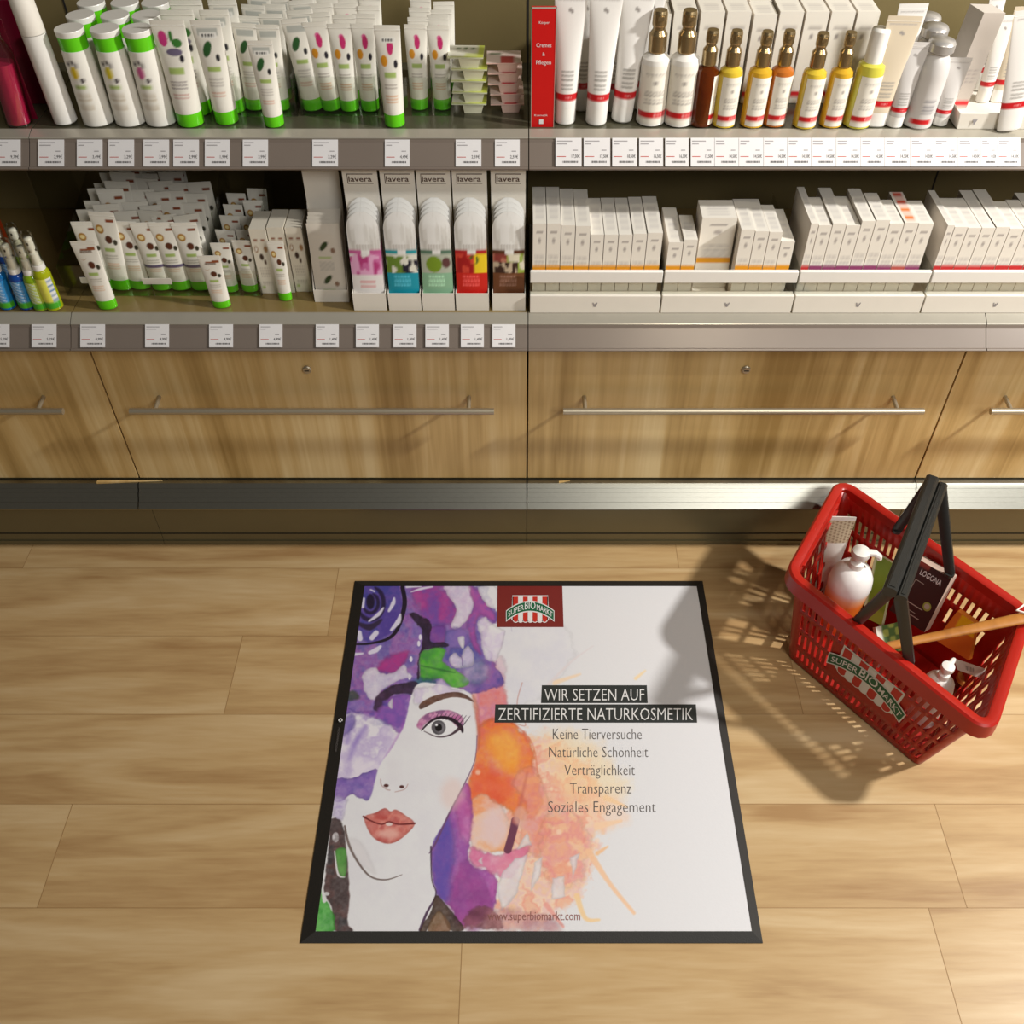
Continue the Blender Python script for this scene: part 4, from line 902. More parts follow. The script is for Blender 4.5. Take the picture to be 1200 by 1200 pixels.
# three clear trays with tubes
def tray(x0, x1, y0, y1, z, h, label, hb=None, strips=(), nm='acrylic_tray'):
    r = thing(nm, label, 'tray', ((x0+x1)/2, (y0+y1)/2, z)); t = .0018; hb = hb or h
    def P(bb, n_, **kw): o = bb.obj(n_, r, **kw); o.location = (-(x0+x1)/2, -(y0+y1)/2, -z)
    P(MB().box(x0, x1, y0, y1, z+.0003, z+t, M_glass), 'base'); P(MB().box(x0, x1, y0, y0+t, z+t, z+h, M_glass), 'front_panel')
    for x in (x0, x1-t):
        P(MB().loft([[(x, y0+t, z+t), (x+t, y0+t, z+t), (x+t, y1, z+t), (x, y1, z+t)], [(x, y0+t, z+h), (x+t, y0+t, z+h), (x+t, y1, z+hb), (x, y1, z+hb)]], M_glass), 'side_panel')
    for (sx0, sx1, sz0, sz1) in strips: P(MB().box(sx0, sx1, y0-.0012, y0-.0002, sz0, sz1, M_whitecard), 'label_strip')
    return r
ut = []
TR = [(281, 349, 137, 90, 'left'), (354, 443, 136, 90, 'middle'), (448, 527, 136, 91, 'right')]
UT = [[(297, 132, 286, 29, 27, 'leaf'), (327, 132, 312, 30, 27, 'leaf')],
      [(366, 133, 343, 24, 30, 'leaf'), (388, 133, 367, 28, 28, 'flower'), (409, 133, 397, 29, 27, 'flower'), (433, 133, 424, 29, 26, 'flower')],
      [(491, 131, 486, 30, 25, 'flower'), (518, 131, 513, 31, 25, 'flower')]]
for i, (xa, xb, yb_, yt, nm) in enumerate(TR):
    p = onz(xa, yb_, ZU); q = onz(xb, yb_, ZU); h = ony(xa, yt, p.y).z-ZU
    tray(p.x, q.x, p.y, p.y+.15, ZU, h, 'clear acrylic tray of flowered tubes, %s one of three on the upper left shelf' % nm)
    for j, (bx, by, tx, ty, w_, k) in enumerate(UT[i]):
        for row in range(4):
            bk = row*.039+.003; dx = rnd.uniform(-2, 2) if row else 0
            lab = '%s tube %s in the %s clear upper tray, %s' % ('leaf-print' if k == 'leaf' else 'pink-flower', ORD[j]+' from left', nm, ['front row', 'second row', 'third row', 'back row'][row])
            put_tube(k, bx+dx, by, tx+dx, ty+(rnd.uniform(-3, 3) if row else 0), w_, ZU+.0019, lab, group=G, back=bk, rz=rnd.uniform(-.05, .05) if row else 0)
put_tube('leaftest', 320, 151, 304, 48, 28, ZU, 'leaf-print tester tube standing alone before the left clear upper tray')
put_tube('flowertest', 462, 151, 453, 30, 29, ZU, 'pink-flower tester tube standing alone before the right clear upper tray')
# two stacks of cream cups
for s_, (cx, by, hz, wx, dep, k, c_) in enumerate(((551, 135, .0185, .058, .050, 'cup_green', 'green'), (593, 134, .0165, .056, .050, 'cup_pink', 'pink'))):
    p = onz(cx, by, ZU)
    for i in range(5):
        zz_ = ZU+.0004+i*(hz+.0003)
        ox = (-.001, .001, 0, .002, -.004)[i] if s_ == 0 else (.002, .001, -.002, -.001, -.003)[i]
        put(k, 'cream_cup', '%s-lidded cream cup, %s of the stack of five' % (c_, ['bottom one', 'second from bottom', 'middle one', 'second from top', 'topmost'][i]), 'cup', (p.x+ox, p.y+.026, zz_), (0, 0, rnd.uniform(-.05, .05)), (wx, dep, hz), 'cream cups stacked on the upper shelf')
# ------------------------------------------------------------------ upper shelf, right
p = onz(622, 149, ZU); q = onz(649, 149, ZU); t = ony(626, 8, p.y)
o = MB().box(p.x, q.x, p.y, p.y+.004, ZU+.0003, t.z, M_redsign)
fr = lambda x, y: (p.x+(q.x-p.x)*x, p.y-.0006, ZU+(t.z-ZU)*y)
for s_, xa, xb, y_, h_ in (('Körper', .3, .72, .87, .022), ('Cremes', .2, .82, .685, .035), ('&', .45, .56, .615, .03), ('Pflegen', .2, .82, .545, .035), ('Kosmetik', .15, .72, .10, .018)):
    o.text(s_, lambda x, y: fr(xa+(xb-xa)*x, y_+h_*y), M_txtwhite)
o.flat([(.36, .03), (.54, .03), (.54, .07), (.36, .07)], fr, M_txtwhite)
for a in ((0, .02, 0, 1), (.98, 1, 0, 1), (0, 1, .985, 1)): o.flat([(a[0], a[2]), (a[1], a[2]), (a[1], a[3]), (a[0], a[3])], fr, M_greycard)
tag(o.obj('shelf_sign', bevel=.0003), 'upright red category sign with white lettering at centre of the upper shelf', 'sign')
GR = 'red-banded cosmetics on the upper right shelf'
for i, (bx, by, tx, ty, w_, nm) in enumerate(((662, 149, 674, -12, 36, 'leftmost, beside the red sign'), (699, 150, 716, -12, 36, 'middle one of the three'), (729, 147, 755, -12, 36, 'right one, beside the white pump bottles'))):
    put_tube('red_white', bx, by, tx-4, ty, w_, ZU, 'tall white tube with red band, %s' % nm, group=GR)
    put_tube('red_white', bx+19, by-17, tx+15, ty, 24, ZU, 'narrower white red-banded tube half hidden behind the %s tall white tube' % ['first', 'second', 'third'][i], group=GR)
BOT = [(763, 150, 775, 12, 33, 'milk', 'white pump bottle with bronze pump, left of the pair'), (796, 151, 809, 12, 33, 'milk', 'white pump bottle with bronze pump, right of the pair'),
       (822, 151, 837, 35, 27, 'oil_amber', 'dark amber oil bottle with its label turned sideways'), (849, 152, 865, 36, 27, 'oil_yellow', 'yellow oil bottle with bronze pump right next to the dark amber one'),
       (882, 152, 902, 37, 27, 'oil_gold', 'golden oil bottle, third pump oil from the left'), (908, 151, 926, 36, 26, 'oil_orange', 'orange-brown oil bottle behind a red-banded label, fourth pump oil from left'),
       (944, 153, 967, 39, 27, 'oil_yellow', 'yellow oil bottle, fifth pump oil from the left'), (975, 152, 999, 38, 26, 'oil_gold', 'golden oil bottle, last bronze pump to the right'),
       (1006, 153, 1036, 34, 31, 'oil_clear', 'lemon-yellow oil bottle with plain white cap')]
for bx, by, tx, ty, w_, k, lab in BOT:
    wm = w_*mpp(bx, by, ZU); p, ln, ry = stand(bx, by, tx, ty, ZU, wm)
    put(k, 'oil_bottle' if k != 'milk' else 'lotion_bottle', lab, 'bottle', p+Vector((0, 0, .0008)), (0, ry*.5, 0), (wm, wm, ln), GR)
# boxes behind the bottles
yb_ = onz(800, 121, ZU).y
for i, (xa, xb) in enumerate(((757, 786), (788, 816), (819, 847), (849, 877), (880, 907), (909, 937), (939, 966), (968, 996), (998, 1024))):
    a = ony(xa-3, 60, yb_); e = ony(xb-3, 60, yb_); t = ony(xa, 14, yb_)
    for row in range(2):
        put('carton_tall', 'carton', 'white carton %s from left in the %s row behind the pump bottles' % (ORD[i], ['front', 'rear'][row]), 'carton', ((a.x+e.x)/2+(row*.002), yb_+.028+row*.058, ZU+.0004), (0, 0, 0), (e.x-a.x-.0012, .056, t.z-ZU-(.004 if i in (0, 4) else 0)), 'cartons behind the oil bottles')
put_tube('red_tan', 1027, 152, 1062, 20, 38, ZU+.0, 'tan tube with red band just right of the lemon-yellow bottle', group=GR, dep=.026, back=.002)
put_tube('red_white', 1043, 138, 1074, 8, 32, ZU, 'white tube behind the tan tube at the end of the oils', group=GR, back=.012, dep=.02)
put_tube('red_grey', 1050, 152, 1076, 50, 29, ZU, 'narrow pale grey tube left of the silver powder bottle', group=GR)
for j, (bx, by, tx, ty, lab) in enumerate(((1076, 153, 1106, 46, 'silver powder bottle with metal cap, foremost'), (1062, 128, 1096, 22, 'silver powder bottle, second behind the foremost'), (1050, 108, 1084, 6, 'silver powder bottle, rearmost of the three'))):
    wm = 34*mpp(1076, 153, ZU); p, ln, ry = stand(bx, by, tx, ty, ZU, wm)
    p = onz(1078, 153, ZU); p.x += .004*j; p.y += wm/2+.052*j
    put('powder', 'powder_bottle', lab, 'bottle', p+Vector((0, 0, .001)), (0, .03, 0), (wm, wm, ln), GR)
put_tube('red_grey', 1103, 150, 1126, 68, 27, ZU, 'small grey tube leaning before the tall grey carton', group=GR)
a = onz(1113, 132, ZU); t = ony(1142, 14, a.y+.02)
put('carton_grey', 'carton', 'tall grey carton leaning right beside the silver powder bottle', 'carton', (a.x+.004, a.y+.022, ZU+.004), (0, .10, .25), (.040, .04, t.z-ZU), GR)
# white foam tray with tubes in it
p = onz(1116, 153, ZU); q = onz(1180, 153, ZU)
b = MB(); bx0, bx1, by0, by1 = p.x+.004, q.x+.05, p.y+.001, p.y+.16
b.loft([[(bx0+.004, by0+.003, ZU+.0004), (bx1, by0+.003, ZU+.0004), (bx1, by1, ZU+.0004), (bx0+.004, by1, ZU+.0004)], [(bx0, by0, ZU+.028), (bx1, by0, ZU+.028), (bx1, by1, ZU+.028), (bx0, by1, ZU+.028)],
        [(bx0+.003, by0+.003, ZU+.028), (bx1-.003, by0+.003, ZU+.028), (bx1-.003, by1-.003, ZU+.028), (bx0+.003, by1-.003, ZU+.028)], [(bx0+.006, by0+.006, ZU+.004), (bx1-.003, by0+.006, ZU+.004), (bx1-.003, by1-.006, ZU+.004), (bx0+.006, by1-.006, ZU+.004)]], M_whitecard)
xm = (bx0+p.x+.06)/2
b.add([(xm-.004, by0-.0002, ZU+.018), (xm, by0-.0002, ZU+.008), (xm+.004, by0-.0002, ZU+.018)], [(0, 1, 2)], M_inkgrey)
b.obj('display_tray', bevel=.001); tag(bpy.data.objects['display_tray'], 'white foam tray holding tubes at the right end of the upper shelf', 'tray')
for bx, by, tx, ty, w_, lab in ((1146, 108, 1170, -8, 18, 'slim white tube at the left back of the white foam tray'), (1153, 122, 1182, 18, 20, 'white red-banded tube at the left front of the white foam tray'), (1172, 122, 1206, 8, 30, 'tan-shaded tube in the middle of the white foam tray'), (1196, 118, 1236, 6, 30, 'tube cut by the right picture edge in the white foam tray')):
    put_tube('red_long' if w_ < 25 else 'red_tan', bx, by, tx, ty, w_, ZU+.0045, lab, group=GR, dep=.022)
put_tube('red_white', 1180, 153, 1206, 10, 40, ZU, 'white tube with broad red band before the white foam tray', group=GR, dep=.018, back=-.012)

# ------------------------------------------------------------------ lower shelf, left
GN = 'almond tubes on the lower left shelf'
mat('spray_blue', (20, 120, 190), .12, trans=.35, noise=.06); mat('spray_navy', (24, 80, 170), .12, trans=.35, noise=.06); mat('spray_lime', (190, 200, 20), .12, trans=.3, noise=.06); mat('spray_green', (150, 190, 30), .12, trans=.3, noise=.06)
for bx, by, tx, ty, m, lab in ((7, 365, -16, 280, 'spray_blue', 'blue spray bottle at the left picture edge'), (30, 365, 6, 282, 'spray_navy', 'blue spray bottle with clear cap, second from the left edge'), (47, 366, 24, 284, 'spray_green', 'lime-green spray bottle left of the yellow one'), (62, 366, 29, 273, 'spray_lime', 'yellow spray bottle with white pump and side label, foremost right'),
        (12, 345, -8, 268, 'spray_navy', 'rear spray bottle behind the two blue ones'), (34, 345, 10, 268, 'spray_green', 'rear spray bottle behind the lime-green one')):
    wm = 21*mpp(bx, by, ZL)*(.92 if by > 350 else .9); p, ln, ry = stand(bx, by, tx, ty, ZL, wm)
    if by < 350: p.y += .012
    r = thing('spray_bottle', lab, 'spray bottle', p+Vector((0, 0, .001)), (0, ry*.6, 0), (wm, wm, ln), 'spray bottles at the left edge')
    MB().lathe([(0, 0), (.44, 0), (.5, .015), (.5, .47), (.42, .52), (.3, .54), (0, .54)], MATS[m], 24).obj('bottle', r)
    def lc(u, v): return L(70, 170, 40) if v < .22 else (L(226, 224, 90) if (u < .72) else (L(226, 226, 220) if math.sin(v*40) > -.5 else L(70, 120, 170))) if m == 'spray_lime' else (L(210, 226, 236) if math.sin(v*50+u*20) > .55 and .2 < u < .7 else (L(30, 130, 190) if 'green' not in m else L(176, 190, 40)))
    b = MB(); b.grid(lambda u, v: (.508*math.sin(-1.3+2.6*u), -.508*math.cos(-1.3+2.6*u), .04+.40*v), 16, 24, M_print, lc); b.obj('label', r)
    MB().lathe([(0, .535), (.36, .535), (.36, .60), (.26, .62), (.24, .74), (.15, .75), (.15, .80), (0, .80)], M_white, 18).obj('pump_collar', r)
    MB().lathe([(0, .79), (.21, .79), (.23, .81), (.23, .92), (.18, .94), (0, .94)], M_white, 18).box(-.04, .04, -.27, -.2, .86, .89, M_dark).obj('pump_head', r)
    MB().lathe([(.345, .605), (.35, .61), (.35, .96), (.30, 1.0), (0, 1.0)], MATS['clear_glass'], 20).obj('overcap', r)
p = onz(-20, 300, ZL); q = onz(14, 300, ZL)
tag(MB().box(p.x, q.x-.01, p.y, p.y+.03, ZL+.0004, ZL+.13, mat('orange_carton', (200, 70, 24), .5, noise=.05)).obj('carton', bevel=.001), 'dark orange carton in the shade at the left picture edge', 'carton')
p = onz(34, 352, ZL)
tag(MB().box(p.x-.001, p.x+.001, p.y+.16, p.y+.36, ZL+.0004, ZL+.17, M_glass).obj('acrylic_divider', bevel=.0004), 'clear acrylic divider standing behind the spray bottles', 'divider')
# wide tray
a = onz(79, 347, ZL); e = onz(165, 347, ZL); f = onz(250, 347, ZL); g_ = onz(312, 347, ZL)
h1 = ony(120, 312, a.y).z-ZL
tray(a.x, f.x, a.y, a.y+.245, ZL, h1, 'wide clear acrylic tray crammed with almond tubes on the lower left shelf', .12, ((a.x+.035, a.x+.075, ZL+.028, ZL+.04), (e.x+.012, e.x+.064, ZL+.026, ZL+.038)))
cols = [(117, 343, 93, 261, 'nut'), (141, 343, 118, 250, 'nut'), (163, 342, 143, 261, 'nut'), (189, 343, 166, 262, 'nutstrip'), (211, 343, 188, 262, 'nutstrip'), (235, 343, 214, 262, 'nutstrip')]
for row in range(7):
    for j, (bx, by, tx, ty, k) in enumerate(cols):
        if row > 4 and j > 3: continue
        jx = rnd.uniform(-5, 5) if row else 0; jt = rnd.uniform(-4, 4) if row else 0
        jx = -abs(jx)*.8 if j == 5 else jx; xs_ = 4 if j == 0 else 0
        put_tube(k if row == 0 else 'nut', bx+jx*.3+xs_, by, tx+jx+xs_, ty+jt-(2 if row > 2 else 0), 29, ZL+.0019, 'almond tube in the wide clear tray, %s row, %s from left' % (['front', 'second', 'third', 'fourth', 'fifth', 'sixth', 'back'][row], ORD[j]), group=GN, back=.0025+row*.034, dep=.026, rz=(rnd.uniform(-.16, .16) if row else rnd.uniform(-.06, .06)))
tray(f.x+.004, g_.x-.007, a.y, a.y+.21, ZL, h1*.85, 'small clear acrylic tray of almond tubes behind the middle tester', .16)
for row in range(5):
    for j, (bx, by, tx, ty) in enumerate(((267, 345, 255, 286), (290, 345, 281, 283))):
        jx = rnd.uniform(-5, 5)*(.6 if j == 0 else 0) - (j*2) if row else 0
        put_tube('nut', bx+2, by, tx+2+jx*.5, ty+(rnd.uniform(-6, 3)-row*2 if row else 0), 23, ZL+.0019, 'almond tube in the small clear tray, %s row, %s side' % (['front', 'second', 'third', 'fourth', 'back'][row], ['left', 'right'][j]), group=GN, back=.003+row*.037, dep=.022, rz=rnd.uniform(-.14, .14) if row else 0)
put_tube('nuttest', 125, 365, 96, 283, 28, ZL, 'almond tester tube standing before the left end of the wide tray', dep=.026)
put_tube('nuttest', 259, 363, 244, 300, 26, ZL, 'almond tester tube standing between the two clear trays', dep=.024)
put_tube('nut', 334, 354, 322, 283, 19, ZL, 'slim almond tube standing before the nut-print cartons', dep=.02)
# nut-print cartons
for j, (xa, xb, yb_, zt_, yk) in enumerate(((307, 326, 345, 270, 255), (327, 346, 344, 268, 246), (347, 366, 343, 268, 240))):
    a = onz(xa, yb_, ZL); e = onz(xb, yb_, ZL); t = ony(xa, zt_, a.y)
    put('carton_nut', 'carton', 'cream nut-print carton, %s of three beside the plain sachet box' % ['left', 'middle', 'right'][j], 'carton', ((a.x+e.x)/2, a.y+.034, ZL+.0004), (0, 0, 0), (e.x-a.x-.001, .062, t.z-ZL), 'nut-print cartons')
a = onz(325, 345, ZL); t = ony(330, 268, a.y)
put('carton', 'carton', 'small white carton lying on top of the nut-print cartons', 'carton', (a.x+.012, a.y+.046, t.z+.0012), (0, 0, .06), (.046, .034, .012)) if 'carton' in PROTO else None
# display boxes: back card, tray, sachets
def display(xa, xb, yb_, ytop, ylip, label, logo_text, m, topxa=None, topxb=None, side=None, ycard=.062):
    a = onz(xa, yb_, ZL); e = onz(xb, yb_, ZL); x0, x1 = a.x+.0006, e.x-.0006; y0 = a.y; y1 = y0+ycard
    zt = ony(xa, ytop, y1).z; zl = ony(xa, ylip, y0).z
    r = thing('sachet_display', label, 'display box', ((x0+x1)/2, (y0+y1)/2, ZL), group='sachet display boxes')
    def P(bb, n_, **kw): o = bb.obj(n_, r, **kw); o.location = (-(x0+x1)/2, -(y0+y1)/2, -ZL); return o
    zb = ZL+.0004
    b = MB().box(x0, x1, y1-.0012, y1, zb, zt, m)
    if logo_text:
        f = lambda x, y: (x0+(x1-x0)*x, y1-.0016, zt+(zl-zt)*(1-y)*0-(zt-ZL)*(1-y))
        b.text(logo_text, lambda x, y: f(.17+.66*x, .915+.042*y), M_brown, .012)
        for q in ((.13, .968, .87, .974), (.13, .898, .87, .902), (.13, .898, .15, .974)): b.flat([(q[0], q[1]), (q[2], q[1]), (q[2], q[3]), (q[0], q[3])], f, M_brown)
    P(b, 'back_card')
    P(MB().box(x0, x1, y0, y0+.0012, zb, zl, m).box(x0, x1, y0+.0012, y1-.0012, zb, zb+.001, m), 'front_lip')
    hs = side or (zl+.01)
    for x in (x0, x1-.0011):
        P(MB().loft([[(x, y0+.0012, zb+.001), (x+.0011, y0+.0012, zb+.001), (x+.0011, y1-.0012, zb+.001), (x, y1-.0012, zb+.001)], [(x, y0+.0012, zl), (x+.0011, y0+.0012, zl), (x+.0011, y1-.0012, hs), (x, y1-.0012, hs)]], m), 'side_panel')
    return x0, x1, y0, y1, zl, zt
def p_mask(base, mid, fruit, kind):
    def q(u, v):
        s_ = vn(u*9+v*3, v*3)*.6+vn(u*22, v*5+7)*.4; top = L(206, 203, 196) if s_ < .36 else (L(222, 220, 214) if s_ < .55 else L(236, 235, 231))
        if v > .62:
            if v < .68 and abs(u-.5) < .26: return L(186, 180, 172) if math.sin(u*70) > 0 else top
            return top
        if v > .58: return mid if (u < .38 or u > .66) else top
        if kind == 'pink':
            if v > .36: return (L(182, 60, 124) if vn(u*9, v*11) < .42 else (L(206, 110, 164) if vn(u*9, v*11) < .62 else L(228, 170, 204))) if v < .52+.1*vn(u*7, 2) else L(230, 226, 224)
            return L(226, 180, 180) if any(abs(v-z) < .015 for z in (.29, .24)) and .25 < u < .75 else L(234, 230, 226)
        if v > .385:
            if kind == 'blue': return L(26, 26, 48) if (u > .5 and v < .52 and vn(u*13, v*14) > .42) else (L(104, 134, 50) if (u < .72 and .38 < v < .56 and vn(u*10+5, v*12) > .40) else L(226, 224, 210))
            if kind == 'green': return L(120, 150, 40) if blob(u, v, .42, .475, .26, .085) else (L(96, 60, 60) if blob(u, v, .82, .49, .14, .055) else L(180, 186, 168))
            if kind == 'red': return (L(60, 100, 40) if blob(u, v, .58, .52, .16, .05) and vn(u*14, v*14) > .4 else (L(238, 204, 40) if u > .6 else (L(168, 24, 28) if vn(u*12, v*14) > .42 else L(214, 70, 54))))
            if kind == 'brown': return (L(58, 36, 30) if vn(u*15, v*17) > .42 else L(196, 176, 150)) if v < .50 and u < .8 else ((L(140, 60, 54) if vn(u*10, v*12) > .4 else L(190, 120, 100)) if u < .45 else (L(150, 170, 70) if vn(u*11, v*13) > .5 else L(222, 214, 190)))
        if any(abs(v-z) < .014 for z in (.345, .30, .255)) and .2 < u < .75 and math.sin(u*60+v*50) > -.6: return tuple(min(1, c_*1.6+.1) for c_ in base)
        return base
    return q
def sachet(x0, x1, y, z0, z1, paint, label, grp, dome=True, lean=.10):
    b = MB(); w_ = x1-x0; h = z1-z0
    def F(sgn):
        def f(u, v):
            hw = .5
            if dome and v > .80: hw = .5*math.sqrt(max(0.05, 1-((v-.83)/.17)**2))
            x = (u-.5)*2*hw*w_; bul = .0022*(1-(2*u-1)**2)*min(1, 6*v)*min(1, 8*(1-v))+.0003
            return (x, sgn*bul+lean*v*h, v*h)
        return f
    b.grid(F(-1), 22, 64, M_print, paint); b.grid(lambda u, v: F(1)(1-u, v), 22, 50, M_print, paint if not dome else (lambda u, v: L(216, 214, 208)))
    o = b.obj('sachet', smooth=60); o.location = ((x0+x1)/2, y, z0); return tag(o, label, 'sachet', grp)
MK = [(415, 454, L(232, 226, 222), L(196, 96, 150), 'pink', 'pink blossom'), (456, 494.5, L(24, 150, 170), L(40, 150, 160), 'blue', 'turquoise berry'), (495.5, 533.5, L(140, 184, 150), L(90, 120, 100), 'green', 'green lime'),
      (534.5, 573.5, L(206, 36, 28), L(180, 36, 40), 'red', 'red fruit'), (577, 616, L(110, 66, 40), L(90, 50, 30), 'brown', 'brown bean')]
for xa, xb, base, mid, kind, nm in MK:
    x0, x1, y0, y1, zl, zt = display(xa, xb, 364, 199, 344, 'white card display box of %s sachets' % nm, 'lavera', M_whitecard)
    zf_, zb_ = ony(xa, 246, y0+.03).z, ony(xa, 231, y0+.052).z
    for k in range(4):
        sachet(x0+.002, x1-.002, y0+.0065+.0085*k, ZL+.0022, zf_+(zb_-zf_)*k/3, p_mask(base, mid, None, kind), nm+' sachet, '+['foremost in its display box', 'second in its display box', 'third in its display box', 'rearmost in its display box'][k], 'face mask sachets', True, .10)
x0, x1, y0, y1, zl, zt = display(369, 410, 354, 184, 340, 'plain white display box of leaf-print sachets with tall blank back card', None, M_whitecard, side=ony(355, 242, 1.55).z, ycard=.068)
def p_leafs(u, v):
    for cz in (.72, .28):
        if blob(u-(v-cz)*1.5, v, .45, cz, .10, .06): return L(50, 70, 40)
        if blob(u, v, .72, cz-.06, .07, .035): return L(140, 110, 90)
        if abs(v-(cz-.15)) < .012 and .25 < u < .65: return LGR
    if .40 < v < .52 and .25 < u < .7 and math.sin(u*40+v*300) > 0: return L(190, 186, 176)
    return L(222, 214, 200)
for k in range(5):
    sachet(x0+.003, x1-.003, y0+.006+.0085*k, ZL+.0022, ony(360, 262, y0+.02).z+.002*k, p_leafs, 'leaf-print sachet, '+['foremost', 'second', 'third', 'fourth', 'rearmost'][k]+' in the plain white display box', 'leaf-print sachets', False, .10)

# ------------------------------------------------------------------ lower shelf, right: white trays with cartons
TY = onz(700, 367, ZL).y
TRX = [(621, 772, 'first'), (774, 926, 'second'), (928, 1077, 'third'), (1079, 1245, 'fourth')]
TX = {}
for xa, xb, nm in TRX:
    a = onz(xa, 367, ZL); e = onz(xb, 367, ZL); x0, x1 = a.x, e.x; TX[nm] = x0
    r = thing('carton_tray', 'white cardboard tray with clear front rail, %s from left on the lower right shelf' % nm, 'tray', ((x0+x1)/2, TY, ZL), group='white trays of cartons')
    def P(bb, n_, **kw): o = bb.obj(n_, r, **kw); o.location = (-(x0+x1)/2, -TY, -ZL); return o
    zf = ony(700, 347, TY).z
    P(MB().box(x0, x1, TY, TY+.016, ZL+.0004, zf, M_whitecard).box(x0, x1, TY+.016, TY+.30, ZL+.0004, ZL+.004, M_whitecard), 'tray_base', bevel=.0006)
    xm = (x0+x1)/2; b = MB(); s_ = .0045
    for q in ([(-1, 1), (-.55, 1), (-.2, -.9), (-.5, -.9)], [(1, 1), (.55, 1), (.2, -.9), (.5, -.9)], [(-.18, .6), (.18, .6), (.18, -1), (-.18, -1)]): b.flat(q, lambda x, y: (xm+s_*x, TY-.0004, (ZL+zf)/2+s_*y), M_inkgrey)
    P(b, 'emblem', smooth=0)
    z0 = ony(700, 331, TY+.006).z; z1_ = ony(700, 318, TY+.006).z
    P(MB().box(x0, x1, TY+.006, TY+.0075, zf, z0, M_glass), 'clear_panel'); P(MB().box(x0, x1, TY+.004, TY+.012, z0, z1_, M_white), 'rail_bar', bevel=.001)
    P(MB().box(x0-.0002, x0+.0012, TY+.008, TY+.28, zf, z1_, M_glass), 'side_panel')
ZB = ZL+.0045
ZVIS = ony(700, 318, TY+.0185).z-ZB
def cart(k, h):
    cs_ = {'carton_orange': L(232, 160, 30), 'carton_red': L(204, 50, 50), 'carton_purple': L(150, 66, 110), 'carton_squares': L(190, 90, 80)}
    kk = '%s_%d' % (k, round(h*250))
    if kk not in PROTO:
        top = (lambda u, v: (L(226, 70, 30) if v > .5 else L(240, 120, 40)) if (.2 < u < .85 and (v*4) % 1 > .35) else CW) if k == 'carton_squares' else tl
        carton(kk, p_cart(cs_[k], (ZVIS+.012)/h-.015, CW, .017/h), top)
    return kk
def boxrow(edges, yb_, tops, kinds, trayname, dep_y, grp='cartons in the lower right trays'):
    for j in range(len(edges)-1):
        a = onz(edges[j], yb_, ZB); e = onz(edges[j+1], yb_, ZB); yf = TY+.0185
        a = ony(edges[j], yb_, yf); e = ony(edges[j+1], yb_, yf)
        k = kinds[j] if isinstance(kinds, list) else kinds
        tf, tb = tops[j]; zt = ony(edges[j], tf, yf).z; d = onz(edges[j], tb, zt).y-yf; d = min(d, .125)
        put(cart(k, zt-ZB), 'carton', 'white carton %s from left in the %s white tray' % (ORD[j], trayname), 'carton', ((a.x+e.x)/2, yf+d/2, ZB), (0, 0, 0), (e.x-a.x-.0012, d, zt-ZB), grp)
boxrow([623.5, 639, 655, 671, 688, 703.5, 719.5, 735.5, 751.5, 769], 345, [(262, 217), (262, 217), (264, 221), (265, 221), (275, 232), (275, 231), (275, 231), (274, 230), (273, 230)], 'carton_orange', 'first', 0)
boxrow([776, 793, 809], 345, [(284, 243), (281, 252)], 'carton_orange', 'second', 0)
a = ony(813, 320, TY+.05); e = ony(852, 320, TY+.05); t = ony(813, 246, TY+.07)
put('carton_orange', 'carton', 'big white carton with orange base band raised at the middle of the second white tray', 'carton', ((a.x+e.x)/2, TY+.074, ZB+.0215), (0, 0, 0), (e.x-a.x, .06, t.z-ZB-.0215))
a = ony(812, 345, TY+.0185); e = ony(852, 345, TY+.0185)
tag(MB().box(a.x+.001, e.x, TY+.0185, TY+.115, ZB, ZB+.021, M_whitecard).obj('carton', bevel=.0006), 'flat white box under the raised carton in the second white tray', 'carton')
def boxrow2(edges, off, tops, kinds, nm, trayname):
    for j in range(len(edges)-1):
        yf = TY+.0185; a = ony(edges[j], 345, yf); e = ony(edges[j+1], 345, yf); tf, tb = tops[j]; a.x = max(a.x, TX[trayname]+.0024)
        zt = ony(edges[j]+20, tf, yf).z; d = min(onz(edges[j]+20, tb, zt).y-yf, .13)
        put(cart(kinds[j], zt-ZB), 'carton', 'white carton %s in the %s white tray' % (ORD[j]+' from '+nm, trayname), 'carton', ((a.x+e.x)/2, yf+d/2, ZB), (0, 0, 0), (e.x-a.x-.0012, d, zt-ZB), 'cartons in the lower right trays')
boxrow2([855, 871, 887, 902, 918], 0, [(269, 233), (271, 233), (272, 240), (283, 245)], ['carton_orange']*4, 'the raised one', 'second')
boxrow2([926.5, 940, 955, 970.5, 986.5, 1002, 1018, 1034, 1050, 1067], 0, [(262, 219), (264, 231), (262, 220), (264, 230), (259, 221), (258, 226), (262, 234), (261, 225), (262, 235)],
        ['carton_red', 'carton_purple', 'carton_purple', 'carton_purple', 'carton_purple', 'carton_purple', 'carton_purple', 'carton_squares', 'carton_purple'], 'left', 'third')
boxrow2([1078.5, 1091, 1106, 1121.5, 1137, 1153, 1169, 1185, 1201, 1217, 1233], 0, [(264, 223), (266, 232), (267, 232), (267, 223), (266, 222), (268, 236), (268, 234), (268, 226), (268, 228), (268, 228)], ['carton_red']*10, 'left', 'fourth')

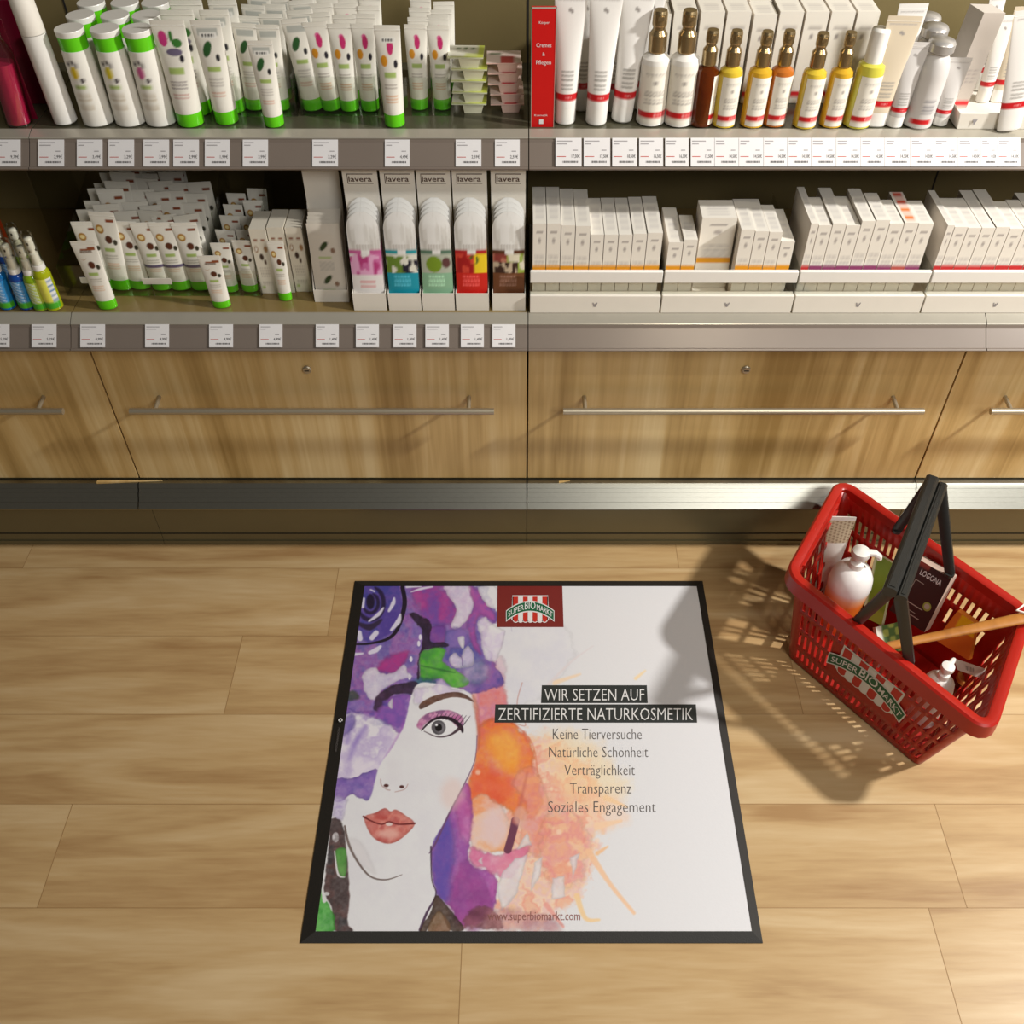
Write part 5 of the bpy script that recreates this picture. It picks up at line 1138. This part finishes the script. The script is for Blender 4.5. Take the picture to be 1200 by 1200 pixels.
# ------------------------------------------------------------------ price tags in the rails
def price_tag(xa, xb, ya, yb_, yr, price, label, grp, tint=0):
    a = ony(xa, ya, yr); dep_ = a.y*_c-(a.z-HC)*_s; k_ = dep_/FPX; w_ = (xb-xa)*k_; h = (yb_-ya)*k_
    b = MB().box(-w_/2, w_/2, -.0006, 0, -h/2, h/2, M_tag)
    f = lambda x, y: (w_*(x-.5), -.0009, h*(y-.5))
    for q in ((.06, .87, .06+.3+.3*rnd.random(), .90), (.06, .77, .06+.2+.3*rnd.random(), .80), (.68, .55, .86, .58), (.06, .33, .40, .355)): b.flat([(q[0], q[1]), (q[2], q[1]), (q[2], q[3]), (q[0], q[3])], f, M_inkgrey if q[1] > .4 else M_inkred)
    b.text(price, lambda x, y: f(.62+.32*x, .30+.12*y), M_ink)
    for k in range(12): b.flat([(.28+.05*k, .12), (.31+.05*k, .12), (.31+.05*k, .19), (.28+.05*k, .19)], f, M_ink if (k*7) % 5 else M_inkgrey)
    o = b.obj('price_tag', smooth=0); o.location = (a.x+w_/2, a.y-_s*h/2+_c*.0006, a.z-_c*h/2-_s*.0006); o.rotation_euler = (-PITCH, 0, 0); tag(o, label, 'price tag', grp)
u_l = [(-6, 24, '9,79€'), (44.5, 75, '2,99€'), (90, 120, '3,49€'), (127, 157, '3,29€'), (168, 198, '3,99€'), (203, 233, '2,99€'), (240, 269, '1,99€'), (284.5, 314, '3,99€'), (366, 396, '3,29€'), (451, 480, '4,49€'), (534, 564, '2,59€'), (580, 609, '2,59€')]
for i, (a, e, pr) in enumerate(u_l): price_tag(a, e, 163.5, 195, 1.547, pr, 'white price tag on the upper left rail, %s from the picture edge' % ORD[i], 'price tags on the upper left rail')
b_ = [651, 684, 717.5, 749, 779.5, 809.5, 837.5, 866, 895, 923, 951, 980, 1009, 1037, 1067, 1095, 1123, 1150, 1169, 1196]
for i in range(len(b_)-1): price_tag(b_[i], b_[i+1]-(2.5 if i < 5 else .4), 161.5, 195, 1.547, ['17,50€', '17,50€', '18,50€', '16,50€', '16,50€', '12,50€', '14,50€'][min(i, 6)], 'white price tag on the upper right rail, %s from the red sign' % ORD[i], 'price tags on the upper right rail')
l_l = [(-16, 11, '5,29€'), (37, 66, '5,29€'), (94, 123, '4,99€'), (170, 198, '4,99€'), (245, 273, '4,99€'), (304, 331, '4,99€'), (370, 397, '1,49€'), (417, 444, '1,49€'), (461, 488, '1,49€'), (498.5, 526, '1,49€'), (540, 567, '1,49€'), (577, 604, '1,49€')]
for i, (a, e, pr) in enumerate(l_l): price_tag(a, e, 380, 407, 1.45, pr, 'white price tag on the lower left rail, %s from the picture edge' % ORD[i], 'price tags on the lower left rail')
